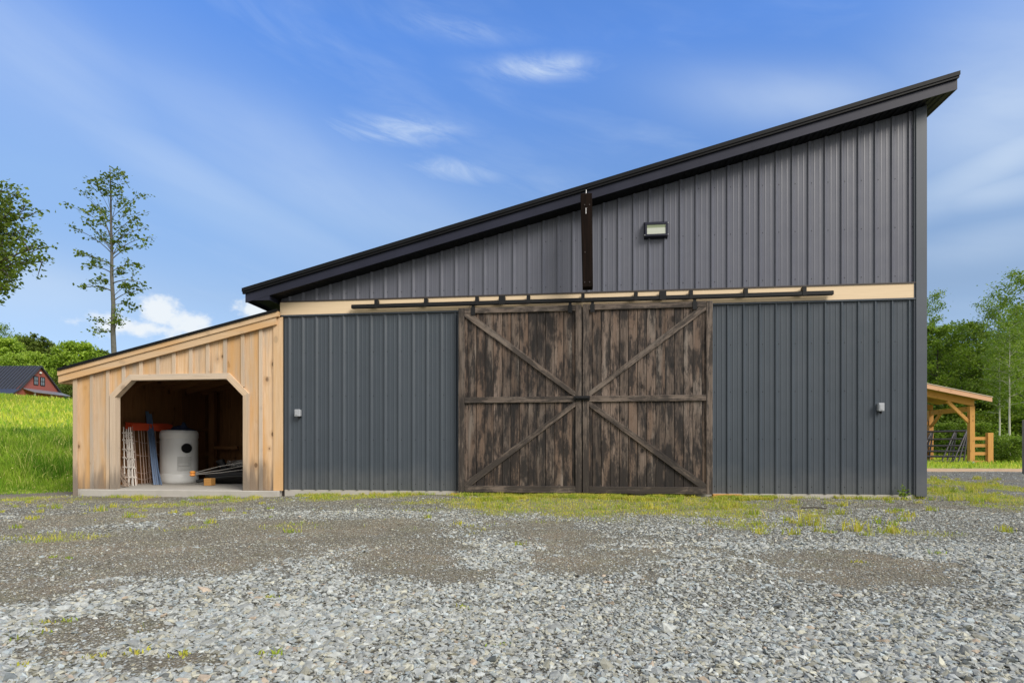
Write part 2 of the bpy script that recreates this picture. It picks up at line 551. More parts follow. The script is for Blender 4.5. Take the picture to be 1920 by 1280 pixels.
gx = np.concatenate([[-900, -500, -300, -200, -150], np.arange(-120, -40, 6), np.arange(-40, -14, 0.8), np.arange(-14, 11.5, 0.1), np.arange(11.5, 40, 0.8), np.arange(40, 120, 8), [150, 200, 300, 500, 900]])
gy = np.concatenate([[-600, -200, -60, -25, -14, -11], np.arange(-9.5, 14.5, 0.1), np.arange(14.5, 50, 0.8), np.arange(50, 160, 8), [200, 300, 500, 1200]])
GX, GY = np.meshgrid(gx, gy)
GZ = height(GX, GY)
nx_, ny_ = len(gx), len(gy)
ii = np.arange(nx_ * ny_).reshape(ny_, nx_)
quads = np.stack([ii[:-1, :-1], ii[:-1, 1:], ii[1:, 1:], ii[1:, :-1]], axis=-1).reshape(-1, 4)

gm, nt = new_mat('yard_ground')
pos = nt.n('ShaderNodeNewGeometry').outputs['Position']
zc = nt.n('ShaderNodeSeparateColor', {0: nt.n('ShaderNodeAttribute', attribute_name='zones').outputs['Color']})
trk = nt.n('ShaderNodeAttribute', attribute_name='zones').outputs['Alpha']
vor = nt.n('ShaderNodeTexVoronoi', {'Vector': pos, 'Scale': 70.0})
vor2 = nt.n('ShaderNodeTexVoronoi', {'Vector': pos, 'Scale': 150.0})
big = nt.noise(pos, 1.3, 5)
fine = nt.noise(pos, 60.0, 5, 0.7)
pebc = nt.n('ShaderNodeSeparateColor', {0: vor.outputs['Color']}).outputs[0]
grav = nt.ramp(pebc, [(0.0, (0.10, 0.10, 0.085)), (0.45, (0.20, 0.205, 0.18)), (0.8, (0.31, 0.315, 0.285)), (1.0, (0.46, 0.45, 0.39))])
grav = nt.mix(nt.smooth(vor.outputs['Distance'], 0.35, 0.75), grav, (0.075, 0.068, 0.050))
earth = nt.mix(nt.smooth(fine, 0.3, 0.75), (0.105, 0.088, 0.058), (0.235, 0.205, 0.145))
earth = nt.mix(nt.smooth(big, 0.45, 0.7), earth, (0.25, 0.195, 0.125))
earth = nt.mix(nt.math('MULTIPLY', nt.smooth(nt.noise(pos, 3.7, 6, 0.7), 0.48, 0.68), 0.7), earth, (0.185, 0.180, 0.100))
earth = nt.mix(nt.math('MULTIPLY', nt.smooth(nt.noise(pos, 5.3, 6, 0.75), 0.52, 0.7), 0.7), earth, (0.085, 0.078, 0.062))
peb2 = nt.n('ShaderNodeSeparateColor', {0: vor2.outputs['Color']}).outputs[1]
earth = nt.mix(nt.math('MULTIPLY', nt.smooth(peb2, 0.62, 0.8), nt.smooth(vor2.outputs['Distance'], 0.6, 0.3)), earth, (0.40, 0.39, 0.35))
gcol = nt.mix(nt.math('MULTIPLY', zc.outputs[0], 0.9), grav, earth)
moss = nt.mix(nt.smooth(nt.noise(pos, 9.0, 6, 0.7), 0.35, 0.7), (0.25, 0.27, 0.065), (0.42, 0.385, 0.14))
gcol = nt.mix(nt.math('MULTIPLY', zc.outputs[1], nt.math('MULTIPLY', nt.smooth(fine, 0.3, 0.6), nt.smooth(nt.noise(pos, 6.0, 6, 0.7), 0.32, 0.6))), gcol, moss)
fld = nt.mix(nt.smooth(nt.noise(pos, 0.45, 6, 0.6), 0.35, 0.65), (0.20, 0.31, 0.035), (0.38, 0.43, 0.06))
gcol = nt.mix(zc.outputs[2], gcol, fld)
trc = nt.mix(nt.smooth(nt.noise(pos, 5.0, 6, 0.7), 0.3, 0.7), (0.46, 0.30, 0.17), (0.62, 0.45, 0.28))
gcol = nt.mix(trk, gcol, trc)
hgt = nt.math('ADD', nt.math('MULTIPLY', vor.outputs['Distance'], -1.0), nt.math('MULTIPLY', fine, 0.5))
finish(nt, gcol, 0.92, hgt, 0.7, 0.012, spec=0.15)
ground = from_arrays('ground', np.stack([GX, GY, GZ], -1).reshape(-1, 3), quads, gm, None, smooth=True)
tag(ground, 'gravel yard with worn earth patches rising to a grassy bank', 'ground', kind='structure')
md, mg, mf, mt = masks(GX.ravel(), GY.ravel())
a = ground.data.attributes.new('zones', 'FLOAT_COLOR', 'POINT')
a.data.foreach_set('color', np.stack([md, mg, mf, mt], -1).astype(np.float32).ravel())

# ---------------------------------------------------------------- gravel stones
sm, nt = new_mat('crushed_stone')
ta = nt.n('ShaderNodeAttribute', attribute_name='tint').outputs['Color']
tp = nt.n('ShaderNodeNewGeometry').outputs['Position']
nz = nt.noise(tp, 55.0, 5, 0.65)
sc_ = nt.mix(1.0, ta, nt.ramp(nz, [(0.25, 0.68), (0.75, 1.22)]), 'MULTIPLY')
finish(nt, sc_, 0.82, nt.noise(tp, 160.0, 4, 0.7), 0.35, 0.004, spec=0.3)

t_ = (1 + 5 ** .5) / 2
ICO_V = np.array([(-1, t_, 0), (1, t_, 0), (-1, -t_, 0), (1, -t_, 0), (0, -1, t_), (0, 1, t_), (0, -1, -t_), (0, 1, -t_), (t_, 0, -1), (t_, 0, 1), (-t_, 0, -1), (-t_, 0, 1)]) / math.hypot(1, t_)
ICO_F = np.array([(0, 11, 5), (0, 5, 1), (0, 1, 7), (0, 7, 10), (0, 10, 11), (1, 5, 9), (5, 11, 4), (11, 10, 2), (10, 7, 6), (7, 1, 8), (3, 9, 4), (3, 4, 2), (3, 2, 6), (3, 6, 8), (3, 8, 9), (4, 9, 5), (2, 4, 11), (6, 2, 10), (8, 6, 7), (9, 8, 1)])
OCT_V = np.array([(1, 0, 0), (0, 1, 0), (-1, 0, 0), (0, -1, 0), (0, 0, 1), (0, 0, -1.0)])
OCT_F = np.array([(0, 1, 4), (1, 2, 4), (2, 3, 4), (3, 0, 4), (1, 0, 5), (2, 1, 5), (3, 2, 5), (0, 3, 5)])


def stones(P, size, base_v, base_f, tilt=0.35):
    n, k = len(P), len(base_v)
    v = np.repeat(base_v[None], n, 0) * (1 + nrng.normal(0, 0.17, (n, k, 1)))
    v = v + nrng.normal(0, 0.14, (n, k, 3))
    ax = np.stack([nrng.uniform(0.8, 1.35, n), nrng.uniform(0.55, 0.95, n), nrng.uniform(0.22, 0.55, n)], -1)
    v = v * (ax * size[:, None])[:, None, :]
    th = nrng.uniform(0, 2 * np.pi, n); a1 = nrng.normal(0, tilt, n); a2 = nrng.normal(0, tilt, n)
    def rot(v, i, j, a):
        c, s = np.cos(a)[:, None], np.sin(a)[:, None]
        vi, vj = v[:, :, i].copy(), v[:, :, j].copy()
        v[:, :, i] = c * vi - s * vj
        v[:, :, j] = s * vi + c * vj
    rot(v, 1, 2, a1); rot(v, 0, 2, a2); rot(v, 0, 1, th)
    v = v + P[:, None, :]
    f = (base_f[None] + (np.arange(n) * k)[:, None, None]).reshape(-1, 3)
    return v.reshape(-1, 3), f


def scatter(n, z0, z1, margin=1.12):
    """random ground points seen between two depths (a little wider than the view)"""
    zc_ = np.sqrt(nrng.uniform(z0 ** 2, z1 ** 2, n))
    a_ = nrng.uniform(-0.889 * margin - 0.04, 0.889 * margin + 0.04, n)
    x = zc_ * (RT[0] * a_ + FW[0]); y = -CAM_D + zc_ * (RT[1] * a_ + FW[1])
    return x, y


def stone_cols(n):
    g = nrng.normal(0.37, 0.075, n).clip(0.15, 0.62)
    c = np.stack([g * 0.960, g * 1.0, g * 0.935], -1)
    warm = nrng.random(n)
    c[warm < 0.22] *= np.array([1.06, 1.0, 0.86])
    c[(warm > 0.22) & (warm < 0.235)] *= np.array([1.12, 0.88, 0.70])
    c[(warm > 0.86)] *= np.array([0.93, 1.0, 1.06])
    return c


SV, SF, SC, off = [], [], [], 0
# fine grit in the worn patches
x, y = scatter(210000, 1.3, 8.8, 1.25)
md, mg, mf, mt = masks(x, y)
zz_ = np.hypot(x, y + CAM_D)
k = (nrng.random(len(x)) < 0.15 + 0.85 * sst(md, .1, .6)) & ~((y > -0.06) & (x > -9.4)) & (y < 1) & (mf < .4)
x, y, zz_ = x[k], y[k], zz_[k]
size = nrng.uniform(.0025, .0055, len(x)) * (0.8 + .1 * zz_)
v, f = stones(np.stack([x, y, height(x, y) + size * .3], -1), size, OCT_V, OCT_F)
SV.append(v); SF.append(f); off += len(v)
gc_ = stone_cols(len(x)) * nrng.uniform(.45, 1.0, (len(x), 1)) * np.array([1.05, .98, .86])
SC.append(np.repeat(gc_, len(OCT_F), 0))
for (n, z0, z1, smin, smax, bv_, bf_) in ((52000, 1.15, 2.6, .0045, .0165, ICO_V, ICO_F), (68000, 2.6, 4.4, .0045, .0155, ICO_V, ICO_F), (54000, 4.4, 6.8, .005, .0150, OCT_V, OCT_F), (34000, 6.8, 9.6, .005, .0135, OCT_V, OCT_F), (16000, 9.6, 20.0, .010, .024, OCT_V, OCT_F)):
    x, y = scatter(n, z0, z1, 1.42 if z0 < 4 else 1.25)
    md, mg, mf, mt = masks(x, y)
    size = smin + (smax - smin) * nrng.random(n) ** 1.5
    big_ = nrng.random(n) < 0.03
    size[big_] *= 1.45
    if z0 < 4.5:
        size *= 0.65 + 0.75 * fbm(x * 0.9, y * 0.9, 77, 3)
    keep = nrng.random(n) > np.clip(md * 0.70 + mg * 0.80 + mf * 1.2 + mt, 0, 1)
    size = size * (1 - 0.5 * sst(md, .25, .8)) * np.where(nrng.random(n) < .06, 1.7, 1.0)
    inside = (y > -0.06) & (x > -9.4) & (x < 5.36)
    nogo = (x < -8.4) & (y > 0.3)
    keep &= ~inside & ~((y > 1.6) & (x < 5.2))
    x, y, size = x[keep], y[keep], size[keep]
    z = height(x, y) + size * 0.12
    v, f = stones(np.stack([x, y, z], -1), size, bv_, bf_)
    SV.append(v); SF.append(f + off); off += len(v)
    SC.append(np.repeat(stone_cols(len(x)), len(bf_), 0))
gravel = from_arrays('gravel', np.concatenate(SV), np.concatenate(SF), sm, None, col=np.concatenate(SC))
tag(gravel, 'loose grey crushed stone covering the yard', 'gravel', kind='stuff')


# ---------------------------------------------------------------- grass
def grass_mat(name, a, b, c, scale):
    m, nt = new_mat(name)
    r = nt.n('ShaderNodeAttribute', attribute_name='rnd').outputs['Fac']
    p = nt.n('ShaderNodeNewGeometry').outputs['Position']
    base = nt.mix(nt.smooth(nt.noise(p, scale, 4), 0.35, 0.65), a, b)
    base = nt.mix(nt.smooth(r, 0.72, 1.0), base, c)
    d = nt.n('ShaderNodeBsdfDiffuse', {'Color': base})
    t = nt.n('ShaderNodeBsdfTranslucent', {'Color': base})
    mx = nt.n('ShaderNodeMixShader', {0: 0.35, 1: d.outputs[0], 2: t.outputs[0]})
    nt.n('ShaderNodeOutputMaterial', {'Surface': mx.outputs[0]})
    return m


def blades(x, y, h, w, lean, z=None, name='grass', mat=None, parent=None):
    n = len(x)
    z = height(x, y) - 0.005 if z is None else z
    th = nrng.uniform(0, 2 * np.pi, n); ld = nrng.uniform(0, 2 * np.pi, n)
    lx, ly = np.cos(ld) * lean * h, np.sin(ld) * lean * h
    wx_, wy_ = np.cos(th) * w / 2, np.sin(th) * w / 2
    B = np.stack([x, y, z], -1)
    v = np.empty((n, 5, 3))
    v[:, 0] = B + np.stack([-wx_, -wy_, 0 * h], -1)
    v[:, 1] = B + np.stack([wx_, wy_, 0 * h], -1)
    v[:, 2] = B + np.stack([wx_ * .75 + lx * .35, wy_ * .75 + ly * .35, h * .6], -1)
    v[:, 3] = B + np.stack([-wx_ * .75 + lx * .35, -wy_ * .75 + ly * .35, h * .6], -1)
    v[:, 4] = B + np.stack([lx, ly, h * (1 - lean * .35)], -1)
    o = np.arange(n)[:, None] * 5
    f = np.concatenate([o + np.array([[0, 1, 2]]), o + np.array([[0, 2, 3]]), o + np.array([[3, 2, 4]])], 1).reshape(-1, 3)
    return v.reshape(-1, 3), f, np.repeat(nrng.random(n), 3)


def join_blades(parts, name, mat):
    V, Fs, R, off = [], [], [], 0
    for v, f, r in parts:
        V.append(v); Fs.append(f + off); R.append(r); off += len(v)
    return from_arrays(name, np.concatenate(V), np.concatenate(Fs), mat, None, rnd=np.concatenate(R))


gmat_yard = grass_mat('yard_grass', (0.30, 0.42, 0.05), (0.58, 0.56, 0.085), (0.66, 0.52, 0.22), 3.5)
gmat_bank = grass_mat('bank_grass', (0.10, 0.23, 0.020), (0.32, 0.47, 0.05), (0.56, 0.57, 0.17), 1.6)
gmat_field = grass_mat('meadow_grass', (0.22, 0.40, 0.04), (0.56, 0.62, 0.07), (0.74, 0.68, 0.16), 0.7)

parts = []
x, y = scatter(420000, 2.0, 14.0)
md, mg, mf, mt = masks(x, y)
k = (nrng.random(len(x)) < mg ** 1.3 * 0.75) & ~((y > -0.05) & (x < 5.45) & (x > -9.4)) & (mf < 0.5)
x, y = x[k], y[k]
parts.append(blades(x, y, nrng.uniform(.012, .050, len(x)), nrng.uniform(.003, .008, len(x)), nrng.uniform(.2, .9, len(x))))
# dense strip in front of the doors
for (pa, pb, n, y0, y1) in ((868, 1345, 80000, -1.1, -0.04), (1345, 1450, 7000, -0.7, -0.06), (560, 860, 2600, -0.28, -0.03), (230, 500, 2400, -0.42, -0.14), (1400, 1735, 1600, -0.32, -0.03)):
    xa, xb = W(pa, 925).x, W(pb, 925).x
    x = nrng.uniform(xa, xb, n); y = y1 - (y1 - y0) * nrng.random(n) ** 1.3
    c = fbm(x * 2.3, y * 3.0, 55, 3)
    k = c + 0.25 * (fbm(x * 9, y * 9, 56, 2) - .5) > (0.33 + 0.42 * np.clip((y1 - y) / (y1 - y0), 0, 1) if n > 5000 else 0.5)
    x, y = x[k], y[k]
    parts.append(blades(x, y, nrng.uniform(.02, .075, len(x)) * (0.7 + 0.6 * c[k]), nrng.uniform(.004, .009, len(x)), nrng.uniform(.2, .9, len(x))))
# single tufts
tufts = [(900, 952, .16), (872, 935, .13), (800, 975, .07), (1415, 968, .12), (1520, 990, .20), (1605, 1000, .18), (1572, 968, .12), (1672, 1003, .12), (1490, 985, .10), (1745, 962, .10), (1700, 975, .12), (1755, 1045, .08), (1885, 1000, .10),
         (55, 935, .10), (105, 945, .12), (185, 950, .13), (210, 942, .10), (262, 930, .14), (435, 925, .16), (350, 962, .06), (395, 980, .08), (548, 1000, .07), (605, 932, .08), (700, 928, .08), (745, 930, .09), (1250, 965, .10), (1170, 930, .13), (1010, 926, .12),
         (30, 985, .07), (90, 1180, .05), (130, 1175, .05), (180, 1240, .05), (40, 1262, .05), (255, 1235, .06), (508, 1245, .07), (870, 1150, .05), (940, 1225, .04), (975, 1027, .06), (130, 1050, .05), (100, 1048, .05), (510, 1130, .05), (340, 1240, .05), (860, 990, .06), (1610, 1060, .05), (1640, 925, .10), (1560, 935, .08)] + [(1745 + rng.random() ** 1.3 * 150, 897 + rng.random() * 50, rng.uniform(.06, .16)) for _ in range(46)] + [(870 + rng.random() * 520, 929 + rng.random() * 30, rng.uniform(.05, .13)) for _ in range(50)] + [(rng.uniform(545, 860), 927 + rng.random() * 8, rng.uniform(.04, .10)) for _ in range(16)] + [(rng.uniform(1400, 1730), 935 + rng.random() * 75, rng.uniform(.04, .10)) for _ in range(40)] + [(rng.uniform(0, 520), 932 + rng.random() * 40, rng.uniform(.03, .09)) for _ in range(30)]
for (px, py, h) in tufts:
    g = G(px, py, -0.06)
    if py > 1040:
        h *= .62
    n = int(14 + h * 260)
    r = nrng.normal(0, 0.012 + h * 0.28, n); r2 = nrng.normal(0, 0.012 + h * 0.28, n)
    xx, yy = g.x + r, np.minimum(g.y + r2 * .6, -0.03 if g.x < 5.4 else 99)
    parts.append(blades(xx, yy, h * nrng.uniform(.35, 1.0, n), nrng.uniform(.005, .010, n), nrng.uniform(.15, .8, n)))
tag(join_blades(parts, 'grass', gmat_yard), 'short yellow green grass and weeds along the barn foot', 'grass', kind='stuff')

# tall grass bank left of the lean-to
parts = []
n = 70000
s = nrng.uniform(-1.1, 5.0, n) ; al = nrng.uniform(-6.5, 6.5, n)
x = HO[0] - 0.7 * s * 1.0 - 0.707 * al; y = HO[1] + 0.7 * s - 0.707 * al * 1.0
k = (x < -8.75) | (y > 3.9)
x, y, s = x[k], y[k], s[k]
h = (0.05 + 0.06 * sst(s, -.6, 0) + 0.40 * sst(s, 0.0, 1.3)) * nrng.uniform(.5, 1.15, len(x)) * (0.35 + 1.3 * fbm(x * 1.5, y * 1.5, 3, 3)) * (1 - 0.6 * sst(s, 2.6, 4.6))
parts.append(blades(x, y, h, nrng.uniform(.008, .018, len(x)), nrng.uniform(.1, .7, len(x))))
bank = tag(join_blades(parts, 'bank_grass', gmat_bank), 'tall green meadow grass on the bank left of the lean-to', 'grass', kind='stuff')
parts = []
n = 60000
s = 2.5 + 34 * nrng.random(n) ** 1.4; al = nrng.uniform(-22, 26, n)
x = HO[0] - 0.7 * s - 0.707 * al; y = HO[1] + 0.7 * s - 0.707 * al
p_, z_ = px_of(x, y)
k = (z_ > 10) & (p_ > -160) & (p_ < 330)
x, y, s = x[k], y[k], s[k]
h = nrng.uniform(.12, .30, len(x)) * (0.5 + fbm(x * .4, y * .4, 31, 3))
parts.append(blades(x, y, h, nrng.uniform(.02, .05, len(x)), nrng.uniform(.2, .8, len(x))))
n = 16000
x = nrng.uniform(9, 34, n); y = nrng.uniform(13.0, 32, n)
p_, z_ = px_of(x, y)
k = (p_ > 1690) & (p_ < 2000) & (masks(x, y)[2] > nrng.random(n))
x, y = x[k], y[k]
parts.append(blades(x, y, nrng.uniform(.08, .26, len(x)) + 0.35 * sst(y, 21, 25) * nrng.random(len(x)), nrng.uniform(.015, .035, len(x)), nrng.uniform(.2, .8, len(x))))
tag(join_blades(parts, 'meadow_grass', gmat_field), 'sunlit yellow green meadow grass on the hill and by the wood', 'grass', kind='stuff')
wf = []
n = 260
s = nrng.uniform(0.2, 3.5, n); al = nrng.uniform(-3, 4, n)
x = HO[0] - 0.7 * s - 0.707 * al; y = HO[1] + 0.7 * s - 0.707 * al
k = x < -8.9
x, y, s = x[k], y[k], s[k]
fm = plain('flower_yellow', (0.75, 0.68, 0.30), 0.6)
z = height(x, y) + (0.10 + 0.42 * sst(s, 0.0, 1.3)) * nrng.uniform(.75, 1.0, len(x))
v, f = stones(np.stack([x, y, z], -1), nrng.uniform(.009, .018, len(x)), OCT_V, OCT_F, .5)
tag(from_arrays('flowers', v, f, fm), 'tiny pale yellow flowers among the tall bank grass', 'flowers', kind='stuff')

# ---------------------------------------------------------------- materials for the buildings
def steel(name, a, b, rough=0.42, spec=0.45, spl=0.2):
    m, nt = new_mat(name)
    p = nt.n('ShaderNodeNewGeometry').outputs['Position']
    sp = nt.n('ShaderNodeSeparateXYZ', {0: p})
    sv = nt.n('ShaderNodeCombineXYZ', {0: nt.math('MULTIPLY', sp.outputs[0], 2.0), 1: 0.0, 2: nt.math('MULTIPLY', sp.outputs[2], 0.7)}).outputs[0]
    st = nt.noise(sv, 0.5, 3, 0.5)
    dust = nt.noise(p, 3.0, 6, 0.65)
    c = nt.mix(nt.smooth(nt.math('ADD', nt.math('MULTIPLY', st, 0.6), nt.math('MULTIPLY', dust, 0.4)), 0.30, 0.70), a, b)
    splash = nt.math('MULTIPLY', nt.smooth(nt.math('MULTIPLY_ADD', dust, -0.5, sp.outputs[2]), 0.25, -0.2), spl)
    c = nt.mix(splash, c, (0.19, 0.18, 0.16))
    spk = nt.math('GREATER_THAN', nt.noise(p, 160.0, 2, 0.5), 0.735)
    c = nt.mix(nt.math('MULTIPLY', spk, 0.3), c, (0.3, 0.3, 0.29))
    wav = nt.noise(nt.n('ShaderNodeCombineXYZ', {0: nt.math('MULTIPLY', sp.outputs[0], 5.0), 1: 0.0, 2: nt.math('MULTIPLY', sp.outputs[2], 1.2)}).outputs[0], 0.5, 2)
    finish(nt, c, nt.math('MULTIPLY_ADD', dust, 0.25, rough - 0.1), wav, 0.08, 0.02, spec=spec)
    return m


M = {}
M['steel_up'] = steel('charcoal_steel_upper', (0.098, 0.104, 0.135), (0.114, 0.120, 0.150), 0.34)  # own charcoal, made paler and bluer: some sky reflection is in the colour
M['steel_low'] = steel('slate_steel_lower', (0.046, 0.059, 0.075), (0.056, 0.070, 0.088), 0.36)
M['trim'] = steel('corner_trim_steel', (0.064, 0.076, 0.096), (0.074, 0.087, 0.108))
M['fascia'] = steel('black_fascia_steel', (0.013, 0.015, 0.029), (0.022, 0.024, 0.044), 0.42, 0.25)
M['roof'] = steel('black_roof_steel', (0.005, 0.0055, 0.007), (0.009, 0.010, 0.012), 0.5, 0.15)
M['dbrown'] = plain('dark_brown_trim', (0.045, 0.036, 0.034), 0.5)
M['black'] = plain('black_iron', (0.010, 0.0105, 0.012), 0.55, spec=0.25)
M['concrete'] = plain('concrete', (0.42, 0.40, 0.365), 0.9, var=0.18, scale=5.0, bstr=0.3)
M['slabtop'] = M['concrete']
M['beige'] = wood('beige_header', (0.78, 0.615, 0.42), (0.73, 0.57, 0.38), (0.68, 0.53, 0.35), stain_amt=0, knot=0.0, tonevar=0.05)
M['door'] = wood('weathered_planks', (0.190, 0.147, 0.121), (0.078, 0.058, 0.046), (0.036, 0.026, 0.021), stain=(0.0120, 0.0112, 0.0118), stain_amt=0.55, blotch=0.88, damp=0.03, knot=0.95, grey=(0.215, 0.185, 0.160), grey_amt=0.38, warm=(0.150, 0.100, 0.072), tonevar=0.95)
M['frame'] = wood('weathered_frame', (0.200, 0.160, 0.132), (0.095, 0.072, 0.058), (0.04, 0.031, 0.026), stain=(0.016, 0.015, 0.015), stain_amt=0.40, blotch=0.75, damp=0.055, knot=0.35, grey=(0.175, 0.150, 0.130), grey_amt=0.35, tonevar=0.35)
M['timber'] = wood('charred_timber', (0.016, 0.010, 0.008), (0.006, 0.005, 0.0045), (0.003, 0.003, 0.003), stain_amt=0.3, knot=0.2, rough=1.0, spec=0.05)
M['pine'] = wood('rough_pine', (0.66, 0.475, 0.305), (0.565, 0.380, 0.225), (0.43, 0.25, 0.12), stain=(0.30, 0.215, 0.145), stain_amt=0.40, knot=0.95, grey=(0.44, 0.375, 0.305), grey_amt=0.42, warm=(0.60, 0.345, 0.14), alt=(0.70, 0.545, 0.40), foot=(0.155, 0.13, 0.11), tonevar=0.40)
M['pinebat'] = wood('pine_battens', (0.62, 0.475, 0.335), (0.53, 0.395, 0.27), (0.42, 0.28, 0.165), stain=(0.27, 0.20, 0.14), stain_amt=0.30, knot=0.6, grey=(0.42, 0.375, 0.325), grey_amt=0.55, alt=(0.66, 0.54, 0.42), foot=(0.165, 0.14, 0.12), tonevar=0.28)
M['pinerake'] = wood('pine_rake', (0.66, 0.445, 0.25), (0.58, 0.37, 0.19), (0.46, 0.27, 0.12), stain_amt=0.0, knot=0.7, warm=(0.62, 0.38, 0.18), alt=(0.70, 0.52, 0.345), tonevar=0.16)
M['pinein'] = wood('pine_inside_shaded', (0.30, 0.145, 0.058), (0.21, 0.098, 0.037), (0.13, 0.058, 0.022), stain_amt=0.2, knot=0.5, tonevar=0.3)  # darker copy of the pine; interior shade is put into its colour
M['larch'] = wood('golden_larch', (0.56, 0.30, 0.095), (0.46, 0.23, 0.065), (0.36, 0.165, 0.045), stain_amt=0.05, knot=0.5, tonevar=0.2)
M['pinkpine'] = wood('pink_fascia_pine', (0.66, 0.40, 0.265), (0.58, 0.335, 0.21), (0.48, 0.26, 0.15), stain_amt=0.0, knot=0.4, tonevar=0.1)
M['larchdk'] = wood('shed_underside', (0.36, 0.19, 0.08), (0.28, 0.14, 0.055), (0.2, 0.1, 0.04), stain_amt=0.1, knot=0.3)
M['greywood'] = wood('grey_post', (0.28, 0.25, 0.215), (0.19, 0.165, 0.14), (0.07, 0.06, 0.05), stain_amt=0.4, knot=0.3)

# ---------------------------------------------------------------- the barn
xL, xR = W(527, 750).x, W(1735, 750).x
OV = 0.28                                           # rake overhang
rl, rr = W(453, 540, -OV - 0.045), W(1801, 132, -OV - 0.045)
SL = (rr.z - rl.z) / (rr.x - rl.x)
def zr(x):
    return rl.z + SL * (x - rl.x)
DROOF, DF = 0.088, 0.138                           # roof edge depth, fascia depth
def zsoff(x):
    return zr(x) - DROOF - DF
xfl, xfr = W(460, 550, -OV).x, W(1795, 150, -OV).x
zb1 = (W(525, 592).z + W(1714, 558).z) / 2         # header board
zb2 = (W(525, 568).z + W(1714, 532).z) / 2
xtrim = W(1715, 700).x
DEPTH = 10.0
barn = empty('barn', ((xL + xR) / 2, 0, 0), 'charcoal metal barn with steep single-slope black roof and weathered plank doors', 'barn')

PITCH = 0.2286
ph0 = W(1130.8, 480).x


def siding_profile(x0, x1, amp, minor=1.0):
    """x,y pairs of ribbed panel: big rib every 9 inches, two small ones between"""
    pts = []
    k0, k1 = math.floor((x0 - ph0) / PITCH) - 1, math.ceil((x1 - ph0) / PITCH) + 1
    for k in range(k0, k1):
        b = ph0 + k * PITCH
        pts += [(b - .020, 0), (b - .009, -.020 * amp), (b + .007, -.020 * amp), (b + .034, 0)]
        for q in (0.335, 0.665):
            c = b + q * PITCH
            pts += [(c - .010, 0), (c - .005, -.0046 * minor), (c + .003, -.0046 * minor), (c + .014, 0)]
    out = [(x0, 0)] + [p for p in pts if x0 < p[0] < x1] + [(x1, 0)]
    return out


def siding(name, x0, x1, zb, zt, mat, yb=0.0, amp=1.0, label=None):
    pr = siding_profile(x0, x1, amp, 0.42 if amp > 1 else 0.85)
    V, Fq = [], []
    for (x, y) in pr:
        V.append((x, yb + y, zb)); V.append((x, yb + y, zt(x)))
    for i in range(len(pr) - 1):
        Fq.append((2 * i, 2 * i + 2, 2 * i + 3, 2 * i + 1))
    nq = len(Fq)
    for k in range(-40, 40):
        sx = ph0 + k * PITCH + .042
        if not (x0 + .04 < sx < x1 - .03):
            continue
        for z in np.arange(zb + .10, 9, 0.70):
            if z < zt(sx) - .06:
                b = len(V)
                V += [(sx - .006, yb - .002, z - .006), (sx + .006, yb - .002, z - .006), (sx + .006, yb - .002, z + .006), (sx - .006, yb - .002, z + .006)]
                Fq.append((b, b + 1, b + 2, b + 3))
    o = from_arrays(name, V, Fq, mat, barn)
    o.data.materials.append(M['black'])
    o.data.polygons.foreach_set('material_index', [0] * nq + [1] * (len(Fq) - nq))
    if label:
        o['label'] = label
    return o


xs = [xL] + list(np.linspace(xL, xR, 30)[1:])
siding('upper_siding', xL + .002, xtrim, zb2 + .018, lambda x: zsoff(x) - .003, M['steel_up'], 0.0, 1.15, 'ribbed charcoal steel above the header board')
xdl, xdr = W(866, 750).x, W(1330, 750).x
siding('lower_siding', W(532, 750).x, xdl, 0.02, lambda x: zb1 - .022, M['steel_low'], 0.0, 1.0)
siding('lower_siding', xdr, xtrim, 0.02, lambda x: zb1 - .022, M['steel_low'], 0.0, 1.0)
# core walls
mb = MB()
mb.prism([(xL, -.25), (xR - .01, -.25), (xR - .01, zsoff(xR)), (xL, zsoff(xL))], .03, .14)
mb.build('front_wall', M['dbrown'], barn)
mb = MB(); mb.box(xR - .14, xR - .012, .14, DEPTH, -.25, zsoff(xR) + .02); mb.build('end_wall', M['steel_low'], barn)
mb = MB(); mb.box(xL, xL + .12, .14, DEPTH, -.25, zsoff(xL) - .02); mb.build('end_wall', M['steel_low'], barn)
mb = MB(); mb.prism([(xL, -.25), (xR - .012, -.25), (xR - .012, zsoff(xR)), (xL, zsoff(xL))], DEPTH, DEPTH + .1); mb.build('rear_wall', M['steel_low'], barn)
mb = MB(); mb.box(W(534, 900).x, xtrim + .01, -.004, .02, -.25, 0.018); mb.build('foundation', M['concrete'], barn)
# header, trims
mb = MB(); mb.box(xL - .005, xtrim - .002, -.022, .028, zb1, zb2); mb.build('header_board', M['beige'], barn)
mb = MB()
mb.box(xL, xtrim - .002, -.034, .02, zb2 + .0015, zb2 + .020)
mb.build('drip_strip', M['dbrown'], barn)
for (a_, b_) in ((W(529, 600).x, xdl - .03), (xdr + .03, xtrim - .002)):
    MB().box(a_, b_, -.034, .02, zb1 - .026, zb1 - .0015).build('siding_cap', M['steel_low'], barn)
mb = MB()
mb.prism([(xtrim, 0.0), (xR, 0.0), (xR, zsoff(xR) - .002), (xtrim, zsoff(xtrim) - .002)], -.040, .02)
mb.box(xR - .012, xR + .004, .02, .16, 0.0, zsoff(xR) - .002)
mb.prism([(xtrim - .022, 0.02), (xtrim, 0.02), (xtrim, zsoff(xtrim) - .004), (xtrim - .022, zsoff(xtrim - .022) - .004)], -.024, .02)
mb.build('corner_trim', M['trim'], barn)
